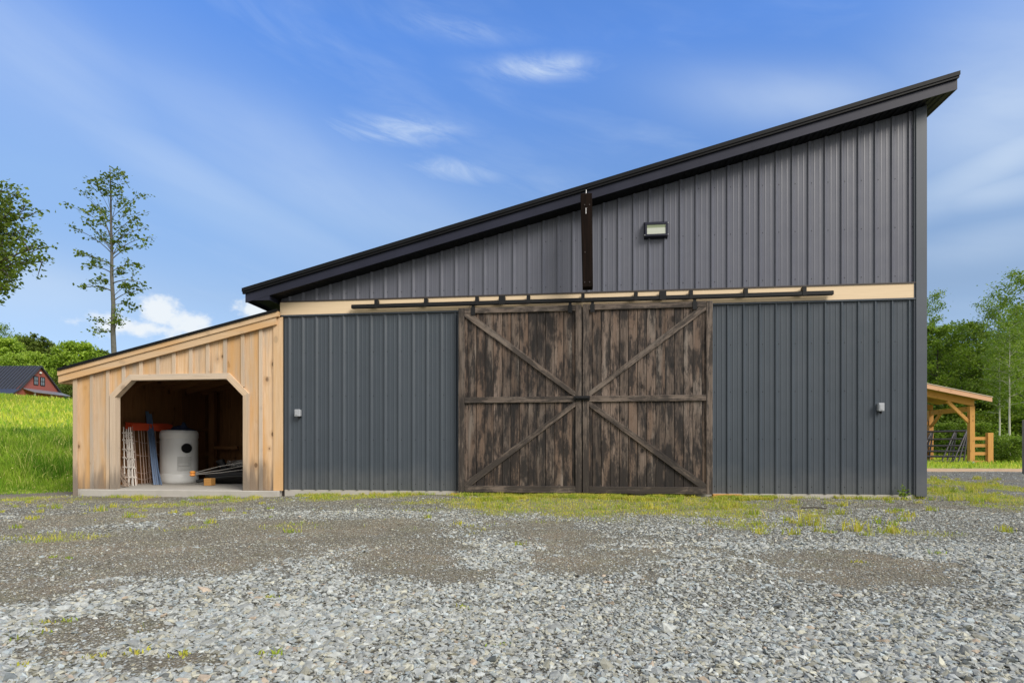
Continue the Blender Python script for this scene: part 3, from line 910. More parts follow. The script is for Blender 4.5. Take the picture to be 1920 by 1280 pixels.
# roof: deck with standing ribs, drip edge, fascia, soffit
x0r, x1r = rl.x, rr.x
mb = MB()
mb.slant(x0r + .02, x1r - .02, -OV + .01, DEPTH + .3, zr(x0r) - DROOF + .01, zr(x1r) - DROOF + .01, zr(x0r) - .02, zr(x1r) - .02)
yy = -OV + .1
while yy < DEPTH:
    mb.slant(x0r, x1r, yy, yy + .03, zr(x0r) - .022, zr(x1r) - .022, zr(x0r) + .005, zr(x1r) + .005)
    yy += .30
roof = mb.build('roof', M['roof'], barn)
mb = MB()
mb.slant(x0r, x1r, -OV - .045, -OV + .009, zr(x0r) - .056, zr(x1r) - .056, zr(x0r), zr(x1r))
mb.slant(x0r + .005, x1r - .005, -OV - .032, -OV + .009, zr(x0r) - DROOF, zr(x1r) - DROOF, zr(x0r) - .057, zr(x1r) - .057)
mb.build('drip_edge', M['roof'], roof)
mb = MB()
mb.slant(xfl, xfr, -OV, -OV + .02, zr(xfl) - DROOF - DF, zr(xfr) - DROOF - DF, zr(xfl) - DROOF - .001, zr(xfr) - DROOF - .001)
mb.box(xfr - .02, xfr, -OV + .021, DEPTH + .3, zsoff(xfr), zr(xfr) - DROOF - .004)
zbx = W(482, 563, -OV).z
xbx = W(505, 560, -OV).x
# boxed return at the low eave
mb.prism([(xfl + .003, zbx), (xbx, zbx), (xbx, zsoff(xbx) + .01), (xfl + .003, zsoff(xfl) + .01)], -OV + .003, -OV + .018)
mb.box(xfl, xfl + .015, -OV + .02, DEPTH + .3, zbx, zr(xfl) - DROOF - .004)
mb.box(xbx - .014, xbx, -OV + .019, -.002, zbx + .002, zsoff(xbx) + .01)
mb.build('fascia', M['fascia'], barn)
mb = MB()
mb.slant(xfl + .02, xfr - .022, -OV + .021, DEPTH + .25, zsoff(xfl) + .004, zsoff(xfr) + .004, zsoff(xfl) + .02, zsoff(xfr) + .02)
mb.box(xfl + .016, xbx - .015, -OV + .019, -.002, zbx + .002, zbx + .014)
mb.box(xfl + .016, xL - .002, -.001, DEPTH + .2, zbx + .002, zbx + .014)
xx = xfl + .3
while xx < xfr - .1:                                   # v-grooves read as dark battens under the soffit
    mb.slant(xx, xx + .012, -OV + .03, DEPTH, zsoff(xx) - .004, zsoff(xx + .012) - .004, zsoff(xx) + .003, zsoff(xx + .012) + .003)
    xx += .1
mb.build('soffit', M['roof'], barn)

# hanging hoist timber in front of the rake
tz1, tz0 = W(1099, 362, -.52).z, W(1103, 538, -.52).z
txa, txb = W(1088.5, 362, -.52).x, W(1110, 362, -.52).x
txc, txd = W(1092.5, 538, -.52).x, W(1112, 538, -.52).x
mb = MB()
mb.hexa([(txc, -.52, tz0), (txd, -.52, tz0), (txd, -.345, tz0), (txc, -.345, tz0), (txa, -.52, tz1), (txb, -.52, tz1), (txb, -.345, tz1), (txa, -.345, tz1)])
post = mb.build('hoist_timber', M['timber'], barn, bevel=.008)
mb = MB()
xm = (txa + txb) / 2
mb.tube([(xm, -.43, tz1 - .02), (xm, -.43, tz1 + .085)], .006, 6)
mb.build('iron_rod', plain('galvanised', (0.5, 0.5, 0.5), 0.4, 0.6), post)
mb = MB()
mb.tube([(xm - .005, -.528, tz1 - .30), (xm - .005, -.530, tz1 - .22), (xm + .012, -.530, tz1 - .215)], .005, 6)
mb.build('hook', bpy.data.materials['galvanised'], post)
for (dx, dz) in ((-.035, .07), (.035, .07), (-.035, 1.18), (.035, 1.18), (-.03, .5)):
    MB().tube([(xm + .012 + dx, -.528, tz0 + dz), (xm + .012 + dx, -.518, tz0 + dz)], .008, 8).build('bolt_head', M['dbrown'], post)

# sliding doors
YD = -0.115


def P2(zx, zy):
    """zoom-crop pixel of the door close-up -> metres on the door plane"""
    p = W(840 + zx / 3.2, 540 + zy / 3.2, YD)
    return p.x, p.z


def make_door(x0, x1, z0, z1, mir, label):
    door = empty('sliding_door', ((x0 + x1) / 2, YD, 0))
    door.parent = barn
    door.location = Vector(((x0 + x1) / 2, YD, 0)) - Vector(barn.location)
    door['label'] = label
    sw = .092
    n = 14
    mb = MB()
    xs = np.linspace(x0 + .01, x1 - .01, n + 1)
    for i in range(n):
        j = .0025 + .003 * rng.random()
        dz = rng.uniform(-.004, .004)
        mb.box(xs[i] + j, xs[i + 1] - j, YD + .030 + rng.uniform(0, .005), YD + .056, z0 + .02, z1 - .015 + dz)
    mb.build('planks', M['door'], door)
    for (a, b) in ((x0, x0 + sw), (x1 - sw, x1)):
        MB().box(a, b, YD + .001, YD + .029, z0, z1).build('stile', M['frame'], door, bevel=.004)
    zm = z0 + (z1 - z0) * .50
    for (za, zb, t) in ((z1 - .085, z1 - .001, 0), (zm - .045, zm + .045, 0), (z0 + .001, z0 + .105, 0)):
        MB().box(x0 + sw + .002, x1 - sw - .002, YD + .0015, YD + .0285, za, zb).build('rail', M['frame'], door, bevel=.004)
    # braces run from the outer corners to the meeting stile at mid height
    xo, xi = (x0 + sw, x1 - sw) if not mir else (x1 - sw, x0 + sw)
    for (za, zb) in ((z1 - .087, zm + .045), (z0 + .106, zm - .046)):
        sgn = 1 if za > zb else -1
        w = .088
        d = Vector((xi - xo, zb - za)); L = d.length; d /= L
        hy = (w / 2) / abs(d.x)                 # vertical half cut
        hx = (w / 2) / abs(d.y)
        # parallelogram trimmed on rail and stile
        s = 1 if xi > xo else -1
        poly = [(xo, za), (xo + s * hx * 1.5, za), (xi, zb + sgn * hy * 1.2), (xi, zb), (xi - s * hx * .4, zb), (xo, za - sgn * hy * .8)]
        ar = sum(poly[i][0] * poly[(i + 1) % 6][1] - poly[(i + 1) % 6][0] * poly[i][1] for i in range(6))
        if ar < 0:
            poly.reverse()
        m2 = MB()
        r = rng.random()
        m2.prism(poly, YD + .003, YD + .0275, r)
        # grain along the brace
        uvn = []
        for f in m2.f:
            uvn.append([((m2.v[i][0] - xo) * d.x + (m2.v[i][2] - za) * d.y, (m2.v[i][0] - xo) * -d.y + (m2.v[i][2] - za) * d.x + m2.v[i][1]) for i in f])
        m2.uv = uvn
        m2.build('brace', M['frame'], door, bevel=.003)
    return door


zt_l, zt_r = W(960, 575, YD).z, W(1200, 567.5, YD).z
z_d0 = W(1000, 923.5, YD).z
xda, xdm, xdb = W(859.5, 750, YD).x, W(1091.5, 750, YD).x, W(1336.5, 750, YD).x
dl = make_door(xda, xdm - .008, z_d0, zt_l, False, 'door leaf of brown weathered planks beside the lean-to end')
dr = make_door(xdm + .008, xdb, z_d0, zt_l + .004, True, 'door leaf of greyer weathered planks beside the corner-trim end')
# latch
zl = (W(1090, 746, YD).z)
mb = MB()
mb.box(xdm - .125, xdm + .115, YD - .030, YD - .0005, zl - .032, zl + .032)
mb.tube([(xdm - .10, YD - .04, zl), (xdm + .10, YD - .04, zl)], .014, 8)
mb.build('latch_bar', M['black'], barn, bevel=.003)
# track with brackets
yt = YD - .008
xt0, xt1 = W(658, 575, yt).x, W(1564, 547, yt).x
zt0_ = W(658, 571.7, yt).z
zt1_ = W(1564, 543.2, yt).z
ztm = (zt0_ + zt1_) / 2
TH = .060
mb = MB()
mb.box(xt0, xt1, yt, yt + .062, ztm - TH, ztm)
track = mb.build('door_track', M['black'], barn, bevel=.008)
for px in (705, 798, 894, 990.6, 1093, 1192.5, 1296, 1399, 1508.7):
    x = W(px, 560, yt).x
    mb = MB()
    mb.box(x - .026, x + .026, yt - .006, -.040, ztm + .0015, zb2 - .026)
    mb.box(x - .026, x + .026, yt - .006, yt - .0005, ztm - TH, ztm + .001)
    mb.build('bracket', M['black'], track)
for px in (941, 1243):
    x = W(px, 560, yt).x
    mb = MB()
    mb.box(x - .048, x + .048, yt - .009, -.040, ztm + .0015, zb2 - .024)
    mb.box(x - .048, x + .048, yt - .009, yt - .001, ztm - TH - .004, ztm + .001)
    mb.build('splice_bracket', M['black'], track)
for px in (887, 1069, 1111, 1303):
    x = W(px, 575, YD).x
    mb = MB()
    mb.box(x - .032, x + .032, YD - .008, YD + .0005, zt_l - .115, zt_l + .002)
    mb.box(x - .022, x + .022, YD + .012, YD + .030, zt_l + .003, ztm - TH - .001)
    mb.build('trolley_hanger', M['black'], track)

# timber kickers on the ground under the siding beside the doors
def small_board(x0, x1, y0, y1, z0, z1, label):
    o = MB().box(x0, x1, y0, y1, z0, z1).build('wooden_board', M['larch'], None, bevel=.004)
    tag(o, label, 'board', 'loose boards at the barn foot')
small_board(W(1337, 926, -.12).x, W(1391, 926, -.12).x, -.125, -.03, -.045, .012, 'longer orange board lying under the siding past the door')
small_board(W(845, 922, -.12).x, W(862, 922, -.12).x, -.125, -.03, -.06, -.012, 'short orange board end poking out under the plank door')

# flood light and outlet boxes
zl0, zl1 = W(1231, 444, -.09).z, W(1231, 416, -.09).z
xl0, xl1 = W(1209, 430, -.09).x, W(1252.5, 430, -.09).x
fl = empty('flood_light', ((xl0 + xl1) / 2, -.02, zl0), 'square dark flood light with pale glass on upper barn wall', 'light fixture')
mb = MB()
h = zl1 - zl0; w_ = xl1 - xl0
mb.hexa([(xl0 - .006, -.02, zl0 - .005), (xl1 + .006, -.02, zl0 - .005), (xl1 + .006, -.001, zl0 - .005), (xl0 - .006, -.001, zl0 - .005), (xl0 - .006, -.02, zl1 + .03), (xl1 + .006, -.02, zl1 + .03), (xl1 + .006, -.001, zl1 + .03), (xl0 - .006, -.001, zl1 + .03)])
mb.hexa([(xl0, -.085, zl0 + .012), (xl1, -.085, zl0 + .012), (xl1, -.021, zl0), (xl0, -.021, zl0), (xl0, -.085, zl1 - .006), (xl1, -.085, zl1 - .006), (xl1, -.021, zl1 + .026), (xl0, -.021, zl1 + .026)])
mb.build('housing', M['fascia'], fl, bevel=.004)
mb = MB()
fw = .028
mb.box(xl0 + .004, xl1 - .004, -.098, -.086, zl0 + .014, zl0 + .014 + fw)
mb.box(xl0 + .004, xl1 - .004, -.098, -.086, zl1 - .010 - fw, zl1 - .010)
mb.box(xl0 + .004, xl0 + .004 + fw, -.0975, -.086, zl0 + .015 + fw, zl1 - .011 - fw)
mb.box(xl1 - .004 - fw, xl1 - .004, -.0975, -.086, zl0 + .015 + fw, zl1 - .011 - fw)
mb.build('bezel', M['fascia'], fl)
mg_, nt = new_mat('lamp_glass')
pz = nt.n('ShaderNodeSeparateXYZ', {0: nt.n('ShaderNodeTexCoord').outputs['Generated']})
gc = nt.mix(nt.smooth(pz.outputs[2], 0.62, 0.70), (0.50, 0.53, 0.46), (0.22, 0.26, 0.16))  # greenish-white reflection put into the glass colour, darker above
finish(nt, gc, 0.18, spec=0.6)
mb = MB(); mb.box(xl0 + .033, xl1 - .033, -.0895, -.0855, zl0 + .043, zl1 - .039); mb.build('lens', mg_, fl)
plain('zinc', (0.6, 0.6, 0.6), 0.35, 0.7)
for (qx, qz) in ((xl1 + .001, zl0 + .03), (xl1 + .001, zl1 - .02), (xl0 - .001, zl0 + .03)):
    MB().tube([(qx, -.086, qz), (qx, -.100, qz)], .006, 6).build('clamp_screw', bpy.data.materials['zinc'], fl)

outm = plain('grey_outlet', (0.40, 0.42, 0.45), 0.4, 0.2)
for (px0, px1, py0, py1, lab) in ((552, 562.5, 767, 780.5, 'grey weatherproof outlet box on siding near the pine lean-to'), (1647.5, 1658.5, 755, 770.5, 'grey weatherproof outlet box on siding near the barn corner trim')):
    a_, b_ = W(px0, py1, -.08), W(px1, py0, -.08)
    ob = empty('outlet_box', ((a_.x + b_.x) / 2, -.02, a_.z), lab, 'outlet', 'outlet boxes on the barn wall')
    MB().box(a_.x + .006, b_.x - .006, -.062, -.001, a_.z + .006, b_.z - .006).build('box', outm, ob, bevel=.004)
    MB().box(a_.x, b_.x, -.085, -.063, a_.z, b_.z).build('cover', outm, ob, bevel=.006)
    MB().box(a_.x + .014, a_.x + .058, -.0905, -.0855, a_.z + .020, b_.z - .022).build('flap', outm, ob, bevel=.002)
    xm_ = (a_.x + b_.x) / 2
    MB().tube([(xm_ + .01, -.035, a_.z + .005), (xm_ + .01, -.035, a_.z - .035)], .016, 8).build('conduit_stub', M['black'], ob)

# ---------------------------------------------------------------- the lean-to
YF = -0.03
zs = W(340, 918, -.08).z                             # slab top
xw = W(139, 800, YF).x                               # outer corner
xe = W(531, 800, YF).x
ta_, tb_ = W(107, 690, -.14), W(524, 577, -.14)
SL2 = (tb_.z - ta_.z) / (tb_.x - ta_.x)
def zlr(x):
    return ta_.z + SL2 * (x - ta_.x)
RK0, RK1, RK2 = 0.045, 0.125, 0.275                  # below roof line: top of trim, seam, foot of rake board
kk = (W(109, 717.5, -.1).z - zlr(W(109, 717.5, -.1).x), W(513, 608.7, -.1).z - zlr(W(513, 608.7, -.1).x))
RK2 = -(kk[0] + kk[1]) / 2
RK1 = RK2 * .50
RK0 = RK2 * .17
shed = empty('lean_to_shed', ((xw + xe) / 2, 0, zs), 'pine board-and-batten lean-to with open bay under low black roof', 'shed')
# opening profile
ol, orr = W(219, 850, YF).x, W(458, 850, YF).x
zot = (W(248, 712, YF).z + W(427, 711.4, YF).z) / 2
olc, orc = W(250, 712, YF).x, W(427, 712, YF).x
zch = (W(219, 744, YF).z + W(457.5, 743, YF).z) / 2
def bot(x):
    if x <= ol - .0121 or x >= orr + .0121:
        return zs
    if x < olc:
        return zch + (zot - zch) * (x - ol) / (olc - ol) + .016
    if x > orc:
        return zch + (zot - zch) * (orr - x) / (orr - orc) + .016
    return zot + .012
bz = [90 + z / 3.283 for z in (170, 274, 373, 470, 576, 681, 779, 883, 987, 1094, 1202, 1313, 1412)]
bx = [W(p, 800, YF).x for p in bz]
bx[0] = xw + .03; bx[-1] = xe - .03
DL = 3.5
for i in range(len(bx) - 1):
    a_, b_ = bx[i] + .003, bx[i + 1] - .003
    segs = [a_] + [q for q in (ol - .012, orr + .012) if a_ < q < b_] + [b_]
    mbb = MB()
    r = rng.random()
    for p, q in zip(segs[:-1], segs[1:]):
        mid = (p + q) / 2
        eps = 4e-4
        brk = [p] + [t for t in (olc, orc) if p < t < q] + [q]
        lo = [(t, bot(min(max(t, p + eps), q - eps))) for t in brk]
        poly = lo + [(q, zlr(q) - RK1), (p, zlr(p) - RK1)]
        mbb.prism(poly, YF + rng.uniform(0, .003), YF + .025, r)
    mbb.build('wall_board', M['pine'], shed)
for i, x in enumerate(bx):
    wb = .030 if 0 < i < len(bx) - 1 else None
    if i == 0:
        p, q = xw, xw + .072
    elif i == len(bx) - 1:
        p, q = W(514, 800, YF).x, xe
    else:
        p, q = x - wb, x + wb
    z0_ = max(bot(p), bot(q))
    if i == 0:
        z0_ = -.16
    if z0_ > zs + .1:
        z0_ += .085
    if abs(p - ol) < .2 and z0_ <= zs + .1:
        pass
    mbb = MB()
    mbb.prism([(p, z0_), (q, z0_), (q, zlr(q) - RK1 - .01), (p, zlr(p) - RK1 - .01)], YF - (.021 if 0 < i < len(bx) - 1 else .026), YF - .0005)
    mbb.build('batten' if 0 < i < len(bx) - 1 else 'corner_board', M['pinebat'] if i < len(bx) - 1 else M['pinerake'], shed)
# trim round the opening
tw = .095
pts = [(ol, zs), (ol, zch), (olc, zot), (orc, zot), (orr, zch), (orr, zs)]
def offset(pts, d):
    out = []
    for i, p in enumerate(pts):
        ns = []
        for a_, b_ in ((i - 1, i), (i, i + 1)):
            if a_ < 0 or b_ >= len(pts):
                continue
            t = Vector((pts[b_][0] - pts[a_][0], pts[b_][1] - pts[a_][1])).normalized()
            ns.append(Vector((-t.y, t.x)))
        n = sum(ns, Vector((0, 0))); n.normalize()
        n = n * (d / n.dot(ns[0]))
        out.append((p[0] + n.x, p[1] + n.y))
    return out
po = offset(pts, tw)
for i, nm in enumerate(('jamb', 'corner_brace', 'lintel', 'corner_brace', 'jamb')):
    a0, a1, b1, b0 = pts[i], pts[i + 1], po[i + 1], po[i]
    poly = [a0, b0, b1, a1]
    ar = sum(poly[k][0] * poly[(k + 1) % 4][1] - poly[(k + 1) % 4][0] * poly[k][1] for k in range(4))
    if ar < 0:
        poly.reverse()
    m2 = MB(); m2.prism(poly, YF - .040, YF + .075)
    d = Vector((a1[0] - a0[0], a1[1] - a0[1])).normalized()
    m2.uv = [[((m2.v[k][0]) * d.x + m2.v[k][2] * d.y, m2.v[k][0] * -d.y + m2.v[k][2] * d.x + m2.v[k][1]) for k in f] for f in m2.f]
    m2.build(nm, M['pinebat'], shed)
# rake boards, roof
xra, xrb = W(109, 710, -.1).x, W(517, 600, -.1).x
MB().slant(xra, xrb, YF - .068, YF - .027, zlr(xra) - RK2, zlr(xrb) - RK2, zlr(xra) - RK1 - .001, zlr(xrb) - RK1 - .001).build('rake_board', M['pinerake'], shed)
MB().slant(xra, xrb + .05, YF - .088, YF - .026, zlr(xra) - RK1, zlr(xrb + .05) - RK1, zlr(xra) - RK0 - .001, zlr(xrb + .05) - RK0 - .001).build('rake_trim', M['pinerake'], shed)
mb = MB()
xq = xL - .004
mb.slant(ta_.x, xq, -.14, DL + .25, zlr(ta_.x) - RK0, zlr(xq) - RK0, zlr(ta_.x), zlr(xq))
for k in range(1, 12):
    y_ = -.14 + k * .3
    mb.slant(ta_.x, xq, y_, y_ + .03, zlr(ta_.x), zlr(xq), zlr(ta_.x) + .02, zlr(xq) + .02)
mb.build('roof', M['roof'], shed)
MB().box(W(113, 722, 0).x, xw - .003, YF, DL, zlr(xw) - RK2 - .06, zlr(xw) - RK2 + .035).build('eave_beam', M['pinerake'], shed)
# side and back walls, partition against the barn, rafters, posts, slab
mb = MB()
yy = YF + .026
while yy < DL - .01:
    y2 = min(yy + .26, DL)
    mb.box(xw + .005, xw + .03, yy + .002, y2 - .002, zs - .10, zlr(xw) - RK0 - .004)
    yy = y2
for k in range(1, 13):
    mb.box(xw - .014, xw + .0045, YF + .26 * k - .005, YF + .26 * k + .05, zs - .10, zlr(xw) - RK2 - .01)
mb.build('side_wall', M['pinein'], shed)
mb = MB()
xx = xw + .03
while xx < xL - .02:
    x2 = min(xx + .27, xL - .01)
    mb.slant(xx + .002, x2 - .002, DL, DL + .025, zs, zs, zlr(xx) - RK0 - .02, zlr(x2) - RK0 - .02)
    xx = x2
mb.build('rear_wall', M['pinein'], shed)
mb = MB()
for k in range(7):
    y_ = .25 + k * .5
    mb.slant(xw + .03, xL - .02, y_, y_ + .045, zlr(xw) - RK2 + .02, zlr(xL) - RK2 + .02, zlr(xw) - RK0 - .004, zlr(xL) - RK0 - .004)
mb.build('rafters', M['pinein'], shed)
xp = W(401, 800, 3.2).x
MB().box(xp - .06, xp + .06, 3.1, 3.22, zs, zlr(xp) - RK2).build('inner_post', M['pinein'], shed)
xp2 = W(448, 838, 3.2).x
MB().box(xp + .06, xp2, 3.12, 3.20, W(430, 842, 3.2).z, W(430, 836, 3.2).z).build('inner_rail', M['pinein'], shed)
mb = MB()
for (y_, z_) in ((.35, 1.1), (.35, .55), ):
    mb.box(xw + .031, xw + .075, .1, DL, zs + z_ - .04, zs + z_ + .04)
mb.build('wall_girt', M['pinein'], shed)
xs0, xs1 = W(150, 925, -.1).x, W(522, 925, -.1).x
mb = MB()
mb.box(xs0, xs1, -.105, YF - .001, zs - .20, zs - .002)
mb.box(xw + .006, xL - .003, YF, DL + .2, zs - .20, zs)
mb.build('floor_slab', M['concrete'], shed, bevel=.01)

# ---------------------------------------------------------------- things kept in the lean-to
# white barrel
bp = W(336, 900, 1.85)
bc = (bp.x, 1.85, zs)
sB = F_PX / px_of(bp.x, 1.85)[1]
BH, BR = 97 / sB, 32.0 / sB
white = plain('white_plastic', (0.84, 0.85, 0.84), 0.38, 0.0, 0.08, 4.0)
barrel = empty('plastic_barrel', bc, 'white plastic barrel with round black opening inside the lean-to', 'barrel')
mb = MB()
mb.lathe(bc, [(BR * .93, 0), (BR * .985, .02), (BR, .06), (BR, BH * .165), (BR * .965, BH * .18), (BR * .975, BH * .20), (BR * .985, BH * .3), (BR * .985, BH * .80), (BR * .975, BH * .825), (BR * .965, BH * .84), (BR, BH * .855), (BR, BH * .94), (BR * .97, BH * .975), (BR * .90, BH), (BR * .82, BH), (BR * .80, BH - .015), (.02, BH - .015)], 48)
mb.build('body', white, barrel, smooth=True)
def on_barrel(px, zf, rr_=1.0):
    s = (px - 335) / 32.0
    ang = math.asin(max(-1, min(1, s))) - math.pi / 2 + math.atan2(bc[0], bc[1] + CAM_D) * 1.0 * -1
    return Vector((bc[0] + BR * rr_ * math.cos(ang), bc[1] + BR * rr_ * math.sin(ang), bc[2] + BH * zf)), ang
c, ang = on_barrel(347, .66)
nrm = Vector((math.cos(ang), math.sin(ang), 0))
mb = MB()
mb.tube([c - nrm * .03, c + nrm * .012, c + nrm * .0125], [.095, .095, .075], 24)
mb.build('port', M['black'], barrel, smooth=False)
mb = MB()
for k in range(8):                                   # raised panel following the curve
    a0 = ang - .12 - .36 + k * .09; a1 = a0 + .09
    R0, R1 = BR * .97, BR * 1.028
    z0_, z1_ = bc[2] + BH * .24, bc[2] + BH * .50
    q = lambda a, R, z: (bc[0] + R * math.cos(a), bc[1] + R * math.sin(a), z)
    for (za, zb) in ((0, .3), (.33, .62), (.65, 1)):
        zz0, zz1 = z0_ + (z1_ - z0_) * za, z0_ + (z1_ - z0_) * zb
        mb.hexa([q(a0, R1, zz0), q(a1, R1, zz0), q(a1, R0, zz0), q(a0, R0, zz0), q(a0, R1, zz1), q(a1, R1, zz1), q(a1, R0, zz1), q(a0, R0, zz1)])
mb.build('moulded_panel', plain('shaded_plastic', (0.60, 0.61, 0.60), 0.5), barrel)  # greyer than the body: relief shading is put into this colour
MB().tube([(c + nrm * .005 + Vector((0, 0, -.09))), (c + nrm * .02 + Vector((-.01, 0, -.14))), (c + nrm * .003 + Vector((-.05, 0, -.19)))], .006, 6).build('pull_cord', white, barrel)
# dark blue tarp heap on the barrel
tb = empty('folded_tarp', (bc[0], bc[1], bc[2] + BH), 'crumpled dark blue tarp lying on the white barrel', 'tarp')
V, Fq = [], []
N = 24
for i in range(N + 1):
    for j in range(N + 1):
        u_, v_ = i / N * 2 - 1, j / N * 2 - 1
        rad = math.hypot(u_, v_)
        zz = max(0, .15 * math.exp(-rad * rad * 2.6) * (0.75 + .5 * math.sin(u_ * 7 + v_ * 3) * math.cos(v_ * 5 - u_ * 2))) + .012 * math.sin(u_ * 19) * math.cos(v_ * 17)
        V.append((bc[0] + u_ * .25 + .05, bc[1] + v_ * .22, bc[2] + BH + .004 + max(0, zz) * (1 if rad < 1 else .4)))
for i in range(N):
    for j in range(N):
        k_ = i * (N + 1) + j
        Fq.append((k_, k_ + N + 1, k_ + N + 2, k_ + 1))
o = from_arrays('sheet', V, Fq, plain('blue_tarp', (0.03, 0.045, 0.10), 0.6), tb, smooth=True)
so = o.modifiers.new('solid', 'SOLIDIFY'); so.thickness = .006

# electric netting standing against the side wall
netm = plain('orange_net', (0.72, 0.09, 0.03), 0.6)
stm = plain('white_stake', (0.50, 0.37, 0.31), 0.55, var=.3)
xwall = xw + .09
nf = empty('net_fence', (xwall, 1.3, zs), 'folded electric netting with orange top standing by the inner pine wall', 'netting')
for k in range(17):
    y_ = 1.02 + k * .052
    lean = .02 * rng.uniform(-1, 1)
    x_ = xwall + .03 + rng.uniform(0, .10)
    MB().tube([(x_ + .05, y_ + lean, zs + .002), (x_ - .02, y_, zs + 1.09 + rng.uniform(-.03, .02))], .0065, 6).build('stake', stm, nf)
mb = MB()
for q in range(3):
    mb.beam((xwall + .02 + q * .04, .96 + .02 * q, zs + 1.10 - .01 * q), (xwall + .05 + q * .04, 2.05, zs + 1.12 - .01 * q), .012, .13)
mb.build('top_band', netm, nf)
mb = MB()
for z_ in (.10, .22, .55, .80):
    for q in range(2):
        pp = [(xwall + .05 + q * .06 + .02 * math.sin(t * 5 + z_ * 9), .98 + t * .95, zs + z_ + .02 * math.sin(t * 11 + q)) for t in np.linspace(0, 1, 14)]
        mb.tube(pp, .004, 5)
mb.build('twine', stm, nf)

# bundle of white posts with clips
bd = empty('post_bundle', (W(245, 895, .75).x, .75, zs), 'white step-in fence posts bundled upright beside the jamb', 'fence posts')
for k in range(7):
    b0 = W(238 + k * 2.6, 900, .75); b1 = W(226 + k * 2.2, 800 + (k % 3) * 4, .75)
    y0_, y1_ = .70 + .05 * (k % 3), .82 + .04 * (k % 2)
    mb = MB()
    p0, p1 = Vector((b0.x, y0_, zs + .004)), Vector((b1.x, y1_, b1.z))
    mb.tube([p0, p1], .009, 6)
    for t in (.15, .32, .48, .62, .78, .9):
        c_ = p0.lerp(p1, t)
        mb.box(c_.x - .022, c_.x + .022, c_.y - .012, c_.y + .012, c_.z - .012, c_.z + .012)
    mb.build('post', plain('white_post', (0.70, 0.66, 0.62), 0.5) if k == 0 else bpy.data.materials['white_post'], bd)
# brushwood at the foot of the jamb
tw_ = empty('twig_bundle', (W(230, 905, .45).x, .45, zs), 'bundle of thin bare sticks leaning at the inner jamb', 'sticks')
mb = MB()
for k in range(34):
    b0 = W(rng.uniform(228, 244), 905, .45); b1 = W(rng.uniform(215, 228), rng.uniform(868, 890), .45)
    mb.tube([(b0.x, .42 + rng.uniform(-.1, .12), zs + .006 + rng.random() * .02), ((b0.x + b1.x) / 2 + rng.uniform(-.02, .02), .45 + rng.uniform(-.05, .1), zs + .14 + rng.random() * .08), (max(b1.x, xw + .06), .45 + rng.uniform(-.08, .12), b1.z)], [.005, .004, .002], 5)
mb.build('sticks', plain('bark_sticks', (0.30, 0.23, 0.18), 0.8), tw_)
# blue poles
blm = plain('blue_paint', (0.11, 0.17, 0.29), 0.5, var=.3)
for (ta0, tb0, lab) in (((276, 771, 1.55), (291, 895, 1.05), 'blue steel channel leaning tallest beside the netting'), ((282, 776, 1.60), (298, 899, 1.10), 'blue steel channel leaning between the tallest one and the barrel'), ((287, 840, 1.45), (303, 903, 1.0), 'short dark blue rod leaning nearest the barrel')):
    p1 = W(*ta0); p0 = W(*tb0)
    p0.z = zs + .004
    wdt = .050 if 'channel' in lab else .018
    mb = MB()
    if wdt > .03:
        mb.beam(p0, p1, wdt, .006)
        off_ = Vector((wdt / 2 - .003, -.014, 0))
        mb.beam(p0 + off_, p1 + off_, .006, .026)
        off_ = Vector((-wdt / 2 + .003, -.014, 0))
        mb.beam(p0 + off_, p1 + off_, .006, .026)
    else:
        mb.tube([p0, p1], .012, 8)
    o = mb.build('steel_pole', blm)
    tag(o, lab, 'pole', 'blue poles in the lean-to')
# wood block
wb_ = W(388.5, 909, .95)
o = MB().box(wb_.x - .07, wb_.x + .07, .95, 1.09, zs + .001, zs + .135).build('wood_block', M['larch'], bevel=.006)
tag(o, 'orange square wood block on slab by the black pipes', 'wood block')
# black pipes, one thing each
pipe_m = plain('black_pipe', (0.018, 0.019, 0.02), 0.35)
x_a, x_b = W(368, 890, 1.3).x, W(462, 880, 1.3).x
labs = ['black plastic pipe lowest on the lean-to slab', 'black plastic pipe lying second above the slab', 'black pipe sagging in the middle of the heap', 'black pipe curving towards the wood block', 'black pipe topmost under the grey netting']
for k in range(5):
    y_ = 1.25 + k * .17
    z_ = zs + .05 + k * .055
    pp = [(x_a + (x_b + .5 - x_a) * t + rng.uniform(-.02, .02), y_ + .12 * math.sin(t * 3 + k), z_ + .13 * t + .05 * math.sin(t * 4 + k * 1.3)) for t in np.linspace(0.02, 1, 10)]
    pp = [(a, b, max(c_, zs + .034)) for a, b, c_ in pp]
    o = MB().tube(pp, .032, 10).build('plastic_pipe', pipe_m, smooth=True)
    tag(o, labs[k], 'pipe', 'black pipes in the lean-to')
# support heap under pipes: rolled dark ground sheet
hp = MB()
for k in range(3):
    yk = 1.55 + k * .30
    hp.tube([(x_a + .18, yk, zs + .15 + .02 * k), (x_b + .5, yk + .05, zs + .17 + .02 * k)], [.14, .15], 16)
o = hp.build('rolled_sheet', plain('black_sheet', (0.014, 0.014, 0.015), 0.5), smooth=True)
tag(o, 'rolled black sheeting lying under the pipes and netting', 'sheeting')
